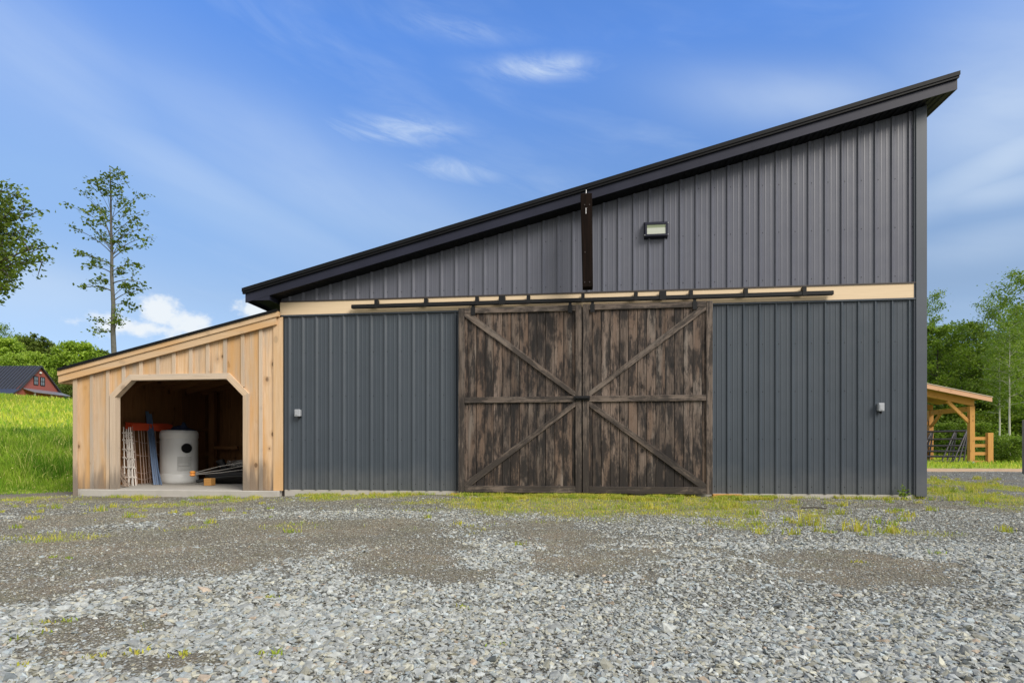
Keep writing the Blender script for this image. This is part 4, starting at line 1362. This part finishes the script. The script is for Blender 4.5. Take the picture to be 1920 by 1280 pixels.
# pale rods with an orange handle
hr = empty('handled_rod', (x_a - .05, 1.0, zs + .16), 'long pale rods with orange grip lying across the black pipes', 'rods')
mb = MB()
for k in range(3):
    e = W(457, 866 + k * 7, 1.2)
    s_ = W(364 + k * 2, 886 + k * 1.5, 1.0)
    mb.tube([s_, s_.lerp(e, .5) + Vector((0, 0, -.012 + .03 * (k == 0))), e], .006, 6)
mb.build('rod', plain('grey_rod', (0.42, 0.40, 0.37), 0.4, 0.3), hr)
s_ = W(361, 887.5, .98)
MB().lathe((s_.x, s_.y, s_.z - .05), [(.028, 0), (.052, .02), (.036, .045), (.055, .07), (.03, .10)], 12).build('grip', plain('orange_grip', (0.75, 0.30, 0.06), 0.5), hr)
# grey netting heap
V, Fq, off = [], [], 0
ng = MB()
for k in range(150):
    t = rng.random()
    c_ = Vector((x_a + .32 + t * (x_b - x_a + .1), 1.55 + rng.uniform(0, .75), zs + .34 + .04 * math.sin(t * 6) + rng.uniform(-.02, .06)))
    pp = [c_ + Vector((rng.uniform(-.12, .12), rng.uniform(-.1, .1), rng.uniform(-.035, .035))) for _ in range(5)]
    ng.tube(pp, .0045, 4, caps=False)
o = ng.build('net_heap', plain('grey_net', (0.38, 0.37, 0.35), 0.7))
tag(o, 'tangled heap of pale grey netting on the black pipes', 'netting')
xh = W(413, 862, 1.5)
mb = MB()
mb.tube([(xh.x - .05, 1.48, zs + .30), (xh.x - .03, 1.5, zs + .42), (xh.x + .02, 1.5, zs + .44), (xh.x + .08, 1.5, zs + .33), (xh.x + .13, 1.5, zs + .29)], [.04, .06, .06, .055, .02], 10)
o = mb.build('black_bag', M['black'], smooth=True)
tag(o, 'small limp black bag draped over the netting heap', 'bag')
# hose ring on the inner wall
mb = MB()
mb.tube([(xw + .09, .62 + .14 * math.cos(t), zs + .62 + .16 * math.sin(t)) for t in np.linspace(0, 2 * math.pi, 25)], .007, 6)
o = mb.build('cord_loop', plain('tan_cord', (0.5, 0.36, 0.2), 0.7))
tag(o, 'tan cord loop hanging on the inner pine wall', 'cord')

# ---------------------------------------------------------------- timber shelter on the right
YS = 20.9
sp = W(1820.7, 800, YS)
gz = float(height(sp.x, sp.y))
shel = empty('timber_shelter', (sp.x, YS, gz), 'golden timber pole shelter with low sloping roof behind the barn', 'shelter')
eL, eR = W(1690, 708, YS - .45), W(1860.5, 743.3, YS - .45)
S3 = (eR.z - eL.z) / (eR.x - eL.x)
def zh(x):
    return eR.z + S3 * (x - eR.x)
xl_, xr_ = eR.x - 8.0, eR.x
SD = 3.2
MB().slant(xl_, xr_ + .02, YS - .47, YS + SD + .5, zh(xl_) - .035, zh(xr_) - .035, zh(xl_), zh(xr_)).build('roof', plain('roof_edge', (0.42, 0.36, 0.30), 0.6), shel)
MB().slant(xl_, xr_, YS - .45, YS - .40, zh(xl_) - .27, zh(xr_) - .24, zh(xl_) - .036, zh(xr_) - .036).build('fascia', M['pinkpine'], shel)
MB().slant(xl_, xr_ - .02, YS - .399, YS + SD + .45, zh(xl_) - .075, zh(xr_) - .075, zh(xl_) - .037, zh(xr_) - .037).build('soffit', M['larchdk'], shel)
pw = .105
for (y_, ) in ((YS,), (YS + SD,)):
    MB().slant(xl_, sp.x + pw, y_ - .06, y_ + .06, zh(xl_) - .56, zh(sp.x) - .56, zh(xl_) - .28, zh(sp.x) - .28).build('rafter_beam', M['larch'], shel)
    for x_ in (sp.x, sp.x - 3.6):
        g0 = float(height(x_, y_))
        MB().box(x_ - pw, x_ + pw, y_ - pw + .002, y_ + pw, g0 + .10, zh(x_) - .561).build('post', M['larch'], shel)
        MB().box(x_ - pw - .004, x_ + pw + .004, y_ - pw - .004, y_ + pw + .004, g0 - .05, g0 + .10).build('post_base', plain('galv_base', (0.42, 0.45, 0.46), 0.5, 0.4), shel)
    b0, b1 = Vector((sp.x - pw, y_, zh(sp.x) - 1.30)), Vector((sp.x - 1.05, y_, zh(sp.x - 1.05) - .56))
    MB().beam(b0, b1, .10, .14).build('knee_brace', M['larch'], shel)
MB().box(sp.x - .07, sp.x + .07, YS + pw + .002, YS + SD - pw - .002, zh(sp.x) - .80, zh(sp.x) - .565).build('eave_plate', M['larch'], shel)
for s_ in (1, -1):
    yb = YS + pw if s_ == 1 else YS + SD - pw
    MB().beam((sp.x, yb, zh(sp.x) - 1.4), (sp.x, yb + s_ * .75, zh(sp.x) - .80), .10, .12, (1, 0, 0)).build('knee_brace', M['larch'], shel)
# board fence beside and behind the shelter
fe = empty('board_fence', (W(1855, 869, YS).x, YS + .1, gz), 'golden board fence with four rails beside the shelter post', 'fence')
xf = W(1855, 840, YS + .1).x
zt_ = W(1855, 811, YS + .1).z
MB().box(xf - .115, xf + .115, YS, YS + .2, gz - .05, zt_).build('post', M['larch'], fe)
for py in (821.5, 835, 850, 866):
    z_ = W(1840, py, YS + .1).z
    MB().box(sp.x + pw + .003, xf - .116, YS + .08, YS + .13, z_ - .075, z_ + .075).build('rail', M['larch'], fe)
    MB().box(sp.x - 3.4, sp.x - pw - .01, YS + 3.35, YS + 3.40, z_ - .075, z_ + .075).build('rail', M['larch'], fe)
MB().box(sp.x - .5, sp.x - .3, YS + 3.41, YS + 3.60, gz - .05, zt_).build('post', M['larch'], fe)
MB().box(sp.x - 2.5, sp.x - 2.3, YS + 3.41, YS + 3.60, gz - .05, zt_).build('post', M['larch'], fe)
# tube gates leaning in a stack
gate_m = plain('black_gate_tube', (0.075, 0.070, 0.085), 0.3)
glab = ['black tube gate leaning frontmost of the stack by the shelter', 'black tube gate leaning in the middle of the stack', 'black tube gate leaning rearmost against the shelter post']
for k in range(3):
    br = D(1787 + k * 10, 866, 28.6 + k * .18); br.z = gz + .05
    tr = D(1812 + k * 1.2, 808, 28.9 + k * .16)
    wdir = Vector((-.80, .60, 0)).normalized() * 3.6
    up = tr - br
    gt = empty('tube_gate', br, glab[k], 'gate', 'tube gates stacked by the shelter')
    for q in range(6):
        t = (0, .17, .34, .52, .74, 1.0)[q]
        a_ = br + up * t
        MB().tube([a_, a_ + wdir], .055 if q in (0, 5) else .048, 8).build('rail', gate_m, gt, smooth=True)
    for q in (0.0, .13, .40, .70, 1.0):
        MB().tube([br + wdir * q, br + wdir * q + up], .036, 8).build('upright', gate_m, gt, smooth=True)
# grey post at the frame edge
gp = D(1924.5, 886, 16.2)
gg = float(height(gp.x, gp.y))
o = MB().box(gp.x - .07, gp.x + .07, gp.y - .07, gp.y + .07, gg - .1, W(1919, 787, gp.y).z).build('fence_post', M['greywood'], bevel=.01)
tag(o, 'weathered grey fence post standing alone near the wood', 'post')

# ---------------------------------------------------------------- red farmhouse on the hill
HZd = 78.0
ra = D(74, 687, HZd)                               # gable peak
k_ = HZd / F_PX
gdir = Vector((RT[0], RT[1], 0))                    # gable runs across the view
rdir = (-gdir + Vector((FW[0], FW[1], 0)) * .02).normalized()
gdir2 = Vector((FW[0], FW[1], 0))
base_z = ra.z - 7.2
house = empty('farmhouse', (ra.x, ra.y, base_z), 'small red farmhouse with dark metal roof on the hilltop', 'house')
red = plain('red_boards', (0.285, 0.075, 0.058), 0.75, var=.12)
rf_m = plain('dark_metal_roof', (0.035, 0.037, 0.046), 0.35)
HW_l, HW_r = 4.3, 4.5
drop = 3.95
LEN = 13.0


def hp3(a, b, z):
    """a along the gable, b back along the ridge, z below the peak"""
    return Vector(ra) + gdir2 * a + rdir * b + Vector((0, 0, z))


mb = MB()
v0 = [hp3(-HW_l + .4, 0, -drop + .3), hp3(HW_r - .4, 0, -drop + .3), hp3(HW_r - .4, 0, -7.4), hp3(-HW_l + .4, 0, -7.4), hp3(0, 0, -.15)]
v1 = [p + rdir * LEN for p in v0]
b = 0
mb.v += [tuple(p) for p in v0 + v1]
mb.face((3, 2, 1, 4, 0), [(0, 0)] * 5, .5); mb.face((9, 6, 7, 8, 5), [(0, 0)] * 5, .5)
mb.face((0, 5, 8, 3), [(0, 0)] * 4, .5); mb.face((1, 2, 7, 6), [(0, 0)] * 4, .5)
mb.build('wall', red, house)
mb = MB()
knee = .62
for s_, wd in ((-1, HW_l), (1, HW_r)):
    # steep upper pitch then a flatter kick at the eave
    up_ = [(0, .1), (s_ * wd * .80, -drop * .84), (s_ * (wd + .3), -drop * 1.02)]
    for (a0, z0_), (a1, z1_) in zip(up_[:-1], up_[1:]):
        P = [hp3(a0, -.35, z0_ - .16), hp3(a1, -.35, z1_ - .16), hp3(a1, LEN + .3, z1_ - .16), hp3(a0, LEN + .3, z0_ - .16)]
        mb.hexa(P + [p + Vector((0, 0, .15)) for p in P])
roof_h = mb.build('roof', rf_m, house)
mb = MB()
for i in range(28):
    b_ = -.2 + i * .47
    for s_, wd in ((-1, HW_l), (1, HW_r)):
        mb.beam(hp3(0, b_, .12), hp3(s_ * wd * .80, b_, -drop * .84 + .02), .05, .10)
mb.build('standing_seams', rf_m, roof_h)
mb = MB()
porch_a, porch_b = -2.7, 3.3
zpt, zpb = -3.25, -3.75
P = [hp3(porch_a, -1.6, zpb), hp3(porch_b + .1, -1.6, zpb), hp3(porch_b, -.03, zpt), hp3(porch_a, -.03, zpt)]
mb.hexa(P + [p + Vector((0, 0, .10)) for p in P])
porch = mb.build('porch_roof', plain('porch_metal', (0.20, 0.20, 0.22), 0.4), house)
mb = MB()
for a_ in (porch_a + .3, (porch_a + porch_b) / 2, porch_b):
    mb.beam(hp3(a_, -1.4, zpb), hp3(a_, -1.4, -7.4), .14, .14)
mb.build('porch_posts', M['greywood'], porch)
glass = plain('window_glass', (0.16, 0.18, 0.20), 0.15)
for (a0, a1) in ((-.90, -.33), (.18, .76)):
    z0_, z1_ = -2.48, -1.46
    mb = MB()
    f_ = .09
    for (p, q, r_, t) in ((a0 - f_, a1 + f_, z1_, z1_ + f_), (a0 - f_, a1 + f_, z0_ - f_, z0_), (a0 - f_, a0, z0_, z1_), (a1, a1 + f_, z0_, z1_), (a0, a1, (z0_ + z1_) / 2 - .03, (z0_ + z1_) / 2 + .03), ((a0 + a1) / 2 - .02, (a0 + a1) / 2 + .02, z0_, z1_)):
        P = [hp3(p, -.07, r_), hp3(q, -.07, r_), hp3(q, -.01, r_), hp3(p, -.01, r_)]
        mb.hexa([Vector(x) for x in P] + [Vector(x) + Vector((0, 0, t - r_)) for x in P])
    w_o = mb.build('window', M['black'], house)
    P = [hp3(a0, -.045, z0_), hp3(a1, -.045, z0_), hp3(a1, -.015, z0_), hp3(a0, -.015, z0_)]
    MB().hexa(P + [p + Vector((0, 0, z1_ - z0_)) for p in P]).build('pane', glass, w_o)
lp = hp3(0, -.15, -.85)
MB().lathe((lp.x, lp.y, lp.z - .12), [(.05, 0), (.16, .05), (.16, .16), (.05, .24)], 10).build('gable_lamp', plain('lamp_white', (0.7, 0.7, 0.68), 0.4), house)

# ---------------------------------------------------------------- trees
def leaf_mat(name, a, b, c):
    m, nt = new_mat(name)
    r = nt.n('ShaderNodeAttribute', attribute_name='rnd').outputs['Fac']
    col = nt.ramp(r, [(0.0, a), (0.55, b), (1.0, c)])
    d = nt.n('ShaderNodeBsdfPrincipled', {'Base Color': col, 'Roughness': 0.5, 'Specular IOR Level': 0.35})
    t = nt.n('ShaderNodeBsdfTranslucent', {'Color': nt.mix(1.0, col, (1.1, 1.25, 0.55), 'MULTIPLY')})
    mx = nt.n('ShaderNodeMixShader', {0: 0.38, 1: d.outputs[0], 2: t.outputs[0]})
    nt.n('ShaderNodeOutputMaterial', {'Surface': mx.outputs[0]})
    return m


LM = {'dark': leaf_mat('leaf_dark', (0.080, 0.115, 0.020), (0.14, 0.19, 0.032), (0.24, 0.30, 0.055)),
      'mid': leaf_mat('leaf_mid', (0.085, 0.145, 0.020), (0.19, 0.28, 0.038), (0.37, 0.46, 0.08)),
      'lime': leaf_mat('leaf_lime', (0.17, 0.27, 0.03), (0.31, 0.43, 0.05), (0.48, 0.58, 0.09))}
BK = {'bark': plain('grey_bark', (0.115, 0.11, 0.10), 0.9, var=.55, scale=9), 'birch': plain('birch_bark', (0.50, 0.48, 0.44), 0.8, var=.35, scale=5), 'dark': plain('dark_bark', (0.07, 0.06, 0.05), 0.9, var=.3, scale=6)}


def leaves(C, size, flat=0.55):
    """diamond leaves, folded along the midrib, hanging a little"""
    C = np.asarray(C); n = len(C)
    th = nrng.uniform(0, 2 * np.pi, n)
    pit = nrng.normal(-0.25, 0.55, n)
    ax = np.stack([np.cos(th) * np.cos(pit), np.sin(th) * np.cos(pit), np.sin(pit)], -1)
    nn = nrng.normal(0, flat, (n, 3)) + np.array([0, 0, 1.0])
    sd_ = np.cross(ax, nn); sd_ /= np.linalg.norm(sd_, axis=1, keepdims=True) + 1e-9
    upv = np.cross(sd_, ax)
    s = (size * nrng.uniform(0.6, 1.3, n))[:, None]
    v = np.empty((n, 4, 3))
    v[:, 0] = C - ax * s * .5
    v[:, 1] = C + sd_ * s * .42 + upv * s * .12
    v[:, 2] = C + ax * s * .55
    v[:, 3] = C - sd_ * s * .42 + upv * s * .12
    f = np.arange(n * 4).reshape(n, 4)
    return v.reshape(-1, 3), f


def bez(p0, p1, sag, n=6):
    p0, p1 = Vector(p0), Vector(p1)
    out = []
    for i in range(n + 1):
        t = i / n
        p = p0.lerp(p1, t)
        p.z += sag * 4 * t * (1 - t)
        out.append(p)
    return out


def tree(name, label, base, top, r0, branches, leaf_n, leaf_size, lm, bk, group=None, sig=0.16, cat='tree', twigs=5, bend=0.0, start=0.35, seed=None):
    """branches: (start point, end point, sag). Leaves are clustered along the outer part of the twigs."""
    base, top = Vector(base), Vector(top)
    root = empty(name, base, label, cat, group)
    mb = MB()
    npt = 9
    tr = []
    for i in range(npt + 1):
        t = i / npt
        p = base.lerp(top, t)
        p.x += bend * math.sin(t * math.pi) + (rng.uniform(-.03, .03) if 0 < i < npt else 0)
        tr.append(p)
    mb.tube(tr, [r0 * (1 - .9 * (i / npt)) + .006 for i in range(npt + 1)], 8)
    C, rv = [], []
    H = (top - base).length
    per = max(1, leaf_n // max(1, len(branches) * twigs))
    for (s, e, sag) in branches:
        s, e = Vector(s), Vector(e)
        L = (e - s).length
        tt = min(1, max(0, (s.z - base.z) / max(.1, top.z - base.z)))
        rb = max(.008, min(r0 * (1 - tt) * .5, L * .018))
        pl = bez(s, e, sag)
        mb.tube(pl, [rb * (1 - .8 * i / 6) for i in range(7)], 5, caps=False)
        bt = rng.random()
        for k in range(twigs):
            t = start + (1 - start) * (k + rng.random()) / twigs
            i0 = min(5, int(t * 6))
            a_ = pl[i0].lerp(pl[i0 + 1], t * 6 - i0)
            tl = L * rng.uniform(.12, .34) * (1.15 - .5 * t) + .12
            d = Vector((rng.gauss(0, 1), rng.gauss(0, 1), rng.gauss(.25, .6))).normalized()
            d = (d + (e - s).normalized() * .7).normalized()
            b_ = a_ + d * tl
            mb.tube([a_, a_.lerp(b_, .5) + Vector((0, 0, tl * .06)), b_], [rb * .35 + .003, rb * .25 + .002, .003], 4, caps=False)
            m_ = int(per * rng.uniform(.4, 1.6))
            cl = rng.random()
            ts = nrng.beta(2.0, 1.2, m_)[:, None]
            pts_ = np.array(a_)[None] * (1 - ts) + np.array(b_)[None] * ts
            sg = min(sig, tl * .55 + .05)
            pts_ = pts_ + nrng.normal(0, 1, (m_, 3)) * np.array([sg, sg, sg * .5])
            C.append(pts_)
            rv.append(np.clip(.45 * cl + .25 * bt + .3 * nrng.random(m_), 0, 1))
    mb.build('trunk', BK[bk], root, smooth=True)
    v, f = leaves(np.concatenate(C), leaf_size)
    from_arrays('crown', v, f, LM[lm], root, rnd=np.concatenate(rv))
    return root


def auto_branches(base, H, R, cb, n, shape='round', up=.45):
    base = Vector(base)
    out = []
    g = rng.random() * 6.28
    for i in range(n):
        t = cb + (1 - cb) * (i + rng.random() * .8) / n
        g += 2.4
        u = (t - cb) / (1 - cb)
        prof = {'round': math.sqrt(max(.05, 1 - (2 * u - .75) ** 2 / 1.6)), 'cone': 1.05 - .85 * u, 'airy': .55 + .5 * math.sin(u * 3.0)}[shape]
        L = R * prof * rng.uniform(.7, 1.15)
        ang = up * (.5 + .9 * u) + rng.uniform(-.15, .2)
        s = base + Vector((0, 0, H * t * .94))
        e = s + Vector((math.cos(g) * math.cos(ang) * L, math.sin(g) * math.cos(ang) * L, math.sin(ang) * L))
        out.append((s, e, L * rng.uniform(-.03, .1)))
    return out


# slender tree standing behind the lean-to
ZT = 27.0
def TZ(zx, zy, dz=0.0):
    return D(zx / 2.667, 280 + zy / 2.667, ZT + dz)
tb0 = D(216, 850, ZT); tb0.z = float(height(tb0.x, tb0.y)) - .1
tt0 = TZ(550, 95)
def trunk_x(zy):
    f = (zy - 95) / (1010 - 95)
    return 550 + 20 * f
prs = [(300, 520, 140), (250, 620, 130), (190, 575, 105), (300, 470, 165), (330, 560, 150), (360, 410, 225), (400, 385, 300), (350, 600, 200), (330, 700, 240), (420, 720, 320), (380, 660, 300), (440, 500, 300), (460, 745, 390), (490, 440, 375), (430, 480, 240), (500, 400, 412), (510, 740, 440),
       (470, 650, 400), (530, 680, 480), (520, 620, 430), (480, 510, 440), (560, 375, 535), (580, 500, 560), (600, 440, 585), (590, 690, 578), (650, 700, 665), (630, 620, 610), (690, 430, 690), (670, 500, 650), (740, 700, 705), (720, 640, 680), (760, 670, 785), (870, 480, 862), (895, 460, 920), (905, 608, 800), (880, 600, 860)]
brs = []
for (sy, ex, ey) in prs:
    dz = rng.uniform(-1.0, 1.0)
    L = abs(ex - 558) / 2.667 * ZT / F_PX
    brs.append((TZ(trunk_x(sy), sy + 20), TZ(ex, ey, dz), L * .10))
tree('slender_tree', 'tall slender tree with sparse leaves rising behind the lean-to roof', tb0, tt0, .135, brs, 2700, .135, 'dark', 'bark', 'trees on the hill', sig=.13, twigs=4, start=.35)

# broad tree at the frame edge, most of it outside the picture
ZB = 24.0
def BZ(zx, zy, dz=0.0):
    return D(zx / 2.667, 280 + zy / 2.667, ZB + dz)
bb = D(-75, 900, ZB); bb.z = float(height(bb.x, bb.y)) - .1
bt_ = BZ(-200, 40)
ends = [(30, 170), (80, 200), (130, 225), (180, 300), (200, 330), (120, 300), (60, 270), (160, 395), (100, 380), (30, 350), (190, 440), (260, 490), (200, 500), (270, 560), (200, 560), (130, 585), (60, 470), (40, 540), (110, 655), (60, 620), (100, 700), (50, 690), (0, 765), (20, 720), (-60, 740), (-40, 420), (-60, 600), (-80, 200), (-100, 120), (-300, 150), (-420, 300), (-480, 450), (-430, 600), (-330, 700), (-250, 300), (-150, 500), (-200, 620), (10, 230), (40, 430), (0, 560), (80, 330), (20, 650), (-30, 300), (-20, 500)]
brs = []
for (ex, ey) in ends:
    sy = min(ey + 150 + rng.uniform(-30, 120), 860)
    brs.append((BZ(-200, sy), BZ(ex - 42, ey, rng.uniform(-1.6, 1.6)), .25))
tree('broad_tree', 'broad leafy tree cut by the picture edge beyond the lean-to', bb, bt_, .26, brs, 8500, .15, 'dark', 'dark', 'trees on the hill', sig=.17, twigs=8, start=.35)

# copies of a set of wood trees
def copy_tree(o, loc, sc, rz, label, group):
    c = o.copy(); scene.collection.objects.link(c)
    c.location = loc; c.rotation_euler = (0, 0, rz); c.scale = sc
    c['label'] = label; c['group'] = group
    for ch in o.children:
        d = ch.copy(); scene.collection.objects.link(d); d.parent = c
    return c


protos = {}
def wood_tree(kind, px, Z, top_py, label, group, wide=1.0, rz=None, base_z=None):
    p = D(px, 845, Z)
    gzz = float(height(p.x, p.y)) - .1 if base_z is None else base_z
    topz = CAM_H + (HZ - top_py) / F_PX * Z
    Ht = topz - gzz
    H0, R0, cb, nb, sh, ln, ls, lm, bk, r0, sg = KINDS[kind]
    if kind not in protos:
        b0 = Vector((p.x, p.y, gzz))
        br = auto_branches(b0, H0, R0, cb, nb, sh)
        o = tree({'aspen': 'birch_tree', 'maple': 'maple_tree', 'bush': 'shrub', 'round': 'round_tree', 'oak': 'oak_tree', 'poplar': 'poplar_tree'}[kind], label, b0, b0 + Vector((0, 0, H0 * .95)), r0, br, ln, ls, lm, bk, group, sig=sg, twigs=7, start=.28, cat='shrub' if kind == 'bush' else 'tree')
        protos[kind] = o
        o.scale = (Ht / H0 * wide, Ht / H0 * wide, Ht / H0)
        return o
    return copy_tree(protos[kind], (p.x, p.y, gzz), (Ht / H0 * wide, Ht / H0 * wide, Ht / H0), rng.uniform(0, 6.28) if rz is None else rz, label, group)


#          H,   R,  cb, nb, shape, leaves, size, leaf, bark, r0, sigma
KINDS = {'maple': (10.0, 2.9, .14, 46, 'round', 15000, .155, 'mid', 'dark', .16, .34),
         'aspen': (11.0, 1.9, .42, 30, 'airy', 4200, .14, 'mid', 'birch', .085, .26),
         'poplar': (12.0, 2.5, .22, 40, 'airy', 9500, .14, 'mid', 'bark', .13, .26),
         'round': (14.0, 4.6, .10, 60, 'round', 17000, .34, 'lime', 'bark', .22, .62),
         'oak': (14.0, 4.2, .10, 50, 'round', 14000, .34, 'dark', 'dark', .22, .55),
         'bush': (2.2, 1.3, .05, 26, 'round', 5200, .11, 'mid', 'dark', .03, .20)}
WG = 'trees of the wood behind the shelter'
for (kd, px, Z, ty, wd, lab) in (
        ('maple', 1758, 40, 612, 1.05, 'bushy green maple above the shelter roof next to the barn'),
        ('poplar', 1731, 46, 556, .8, 'thin airy poplar top showing just past the barn corner'),
        ('maple', 1815, 42, 606, .95, 'bushy maple whose rounded top stands mid-gap over the shelter'),
        ('poplar', 1925, 36, 508, .95, 'tallest airy poplar at the frame edge'),
        ('poplar', 1872, 40, 562, .75, 'airy poplar with lacy crown beside the tallest one'),
        ('maple', 1865, 44, 640, 1.0, 'low dense maple behind the leaning birch trunks'),
        ('maple', 1925, 42, 600, 1.0, 'dense maple under the tallest poplar at the frame edge'),
        ('maple', 1700, 44, 640, 1.0, 'maple mostly hidden behind the barn corner'),
        ('aspen', 1874, 34, 640, .9, 'white birch trunk standing straighter behind the fence post'),
        ('aspen', 1893, 33, 600, .9, 'white birch with pale trunk nearest the grey post'),
        ('maple', 1785, 50, 650, 1.1, 'shaded maple seen through the open shelter'),
        ('maple', 1840, 52, 655, 1.1, 'shaded maple at the back right of the shelter'),
        ('maple', 1895, 54, 640, 1.1, 'deep-set maple closing the gap between the birches'),
        ('maple', 1750, 54, 660, 1.1, 'deep-set maple behind the far shelter post'),
        ('maple', 1960, 46, 560, 1.0, 'maple just outside the frame edge of the wood')):
    wood_tree(kd, px, Z, ty, lab, WG, wd)
SG = 'shrubs at the edge of the wood'
for (px, Z, ty, lab) in ((1885, 29, 822, 'low green shrub right of the board fence'), (1868, 31, 828, 'small shrub tucked behind the board fence post'), (1905, 28, 826, 'low shrub beside the grey fence post'), (1840, 36, 800, 'shrub behind the fence rails'), (1775, 37, 800, 'shrub seen under the shelter roof'),
                         (1800, 40, 780, 'taller shrub in the shade behind the gates'), (1750, 40, 770, 'tall shrub in the shade past the barn corner'), (1900, 40, 770, 'tall dark shrub between the birch trunks'), (1860, 42, 760, 'tall shrub in the wood beyond the fence'), (1930, 38, 780, 'shrub at the frame edge under the poplar'), (1820, 43, 770, 'shrub filling the gap behind the shelter post')):
    wood_tree('bush', px, Z, ty, lab, SG, 1.25)
HG = 'trees behind the farmhouse'
for (kd, px, Z, ty, wd, lab) in (('round', 8, 104, 634, .85, 'lime green round tree behind the farmhouse ridge'), ('poplar', -8, 112, 606, 1.0, 'taller lacy tree at the frame edge behind the farmhouse'), ('oak', 52, 118, 630, .8, 'dark leafy tree above the farmhouse ridge'), ('oak', 84, 116, 638, .85, 'dark tree standing over the farmhouse gable'),
                             ('round', 66, 100, 662, .75, 'lower lime tree in front of the dark tree over the gable'), ('oak', 112, 122, 668, .8, 'lower dark tree in the dip between two crowns'), ('round', 146, 106, 642, .95, 'wide round tree above the lean-to eave'), ('oak', 182, 118, 655, .9, 'dark tree sinking behind the lean-to roof'),
                             ('round', 30, 96, 664, .7, 'small lime tree just over the metal farmhouse roof'), ('oak', 118, 98, 702, .9, 'low shaded tree beside the farmhouse eave'), ('round', 215, 110, 668, 1.0, 'lime tree mostly hidden by the lean-to roof'), ('oak', 134, 92, 712, .9, 'small dark tree right of the farmhouse corner'), ('oak', 100, 108, 690, .9, 'shaded tree behind the gable slope')):
    wood_tree(kd, px, Z, ty, lab, HG, wd, base_z=3.0)

# leafy weed at the barn corner
wg = W(1692, 930, -.10)
wp = empty('weed', (wg.x, -.10, -.05), 'leafy green weed growing against the barn corner', 'weed')
mb = MB()
C = []
for (dx, h) in ((0, .24), (-.03, .14), (.03, .16), (.05, .10)):
    mb.tube([(wg.x + dx * .3, -.10, -.06), (wg.x + dx, -.10 + .01, -.05 + h)], [.004, .002], 5)
    for k in range(16):
        t = rng.uniform(.15, 1)
        C.append((wg.x + dx * t + rng.gauss(0, .022), -.10 + rng.gauss(0, .018), -.05 + h * t))
mb.build('stem', LM['mid'], wp)
v, f = leaves(np.array(C), .042)
from_arrays('foliage', v, f, LM['mid'], wp, rnd=nrng.random(len(f)))

# fallen stick and a clod on the gravel
sg_ = G(1525, 953, -.03)
o = MB().tube([(sg_.x - .13, sg_.y + .02, -.025), (sg_.x, sg_.y, -.015), (sg_.x + .14, sg_.y - .03, -.022)], [.008, .009, .006], 6).build('stick', BK['dark'], smooth=True)
tag(o, 'dark fallen stick lying on the gravel by the siding', 'stick')
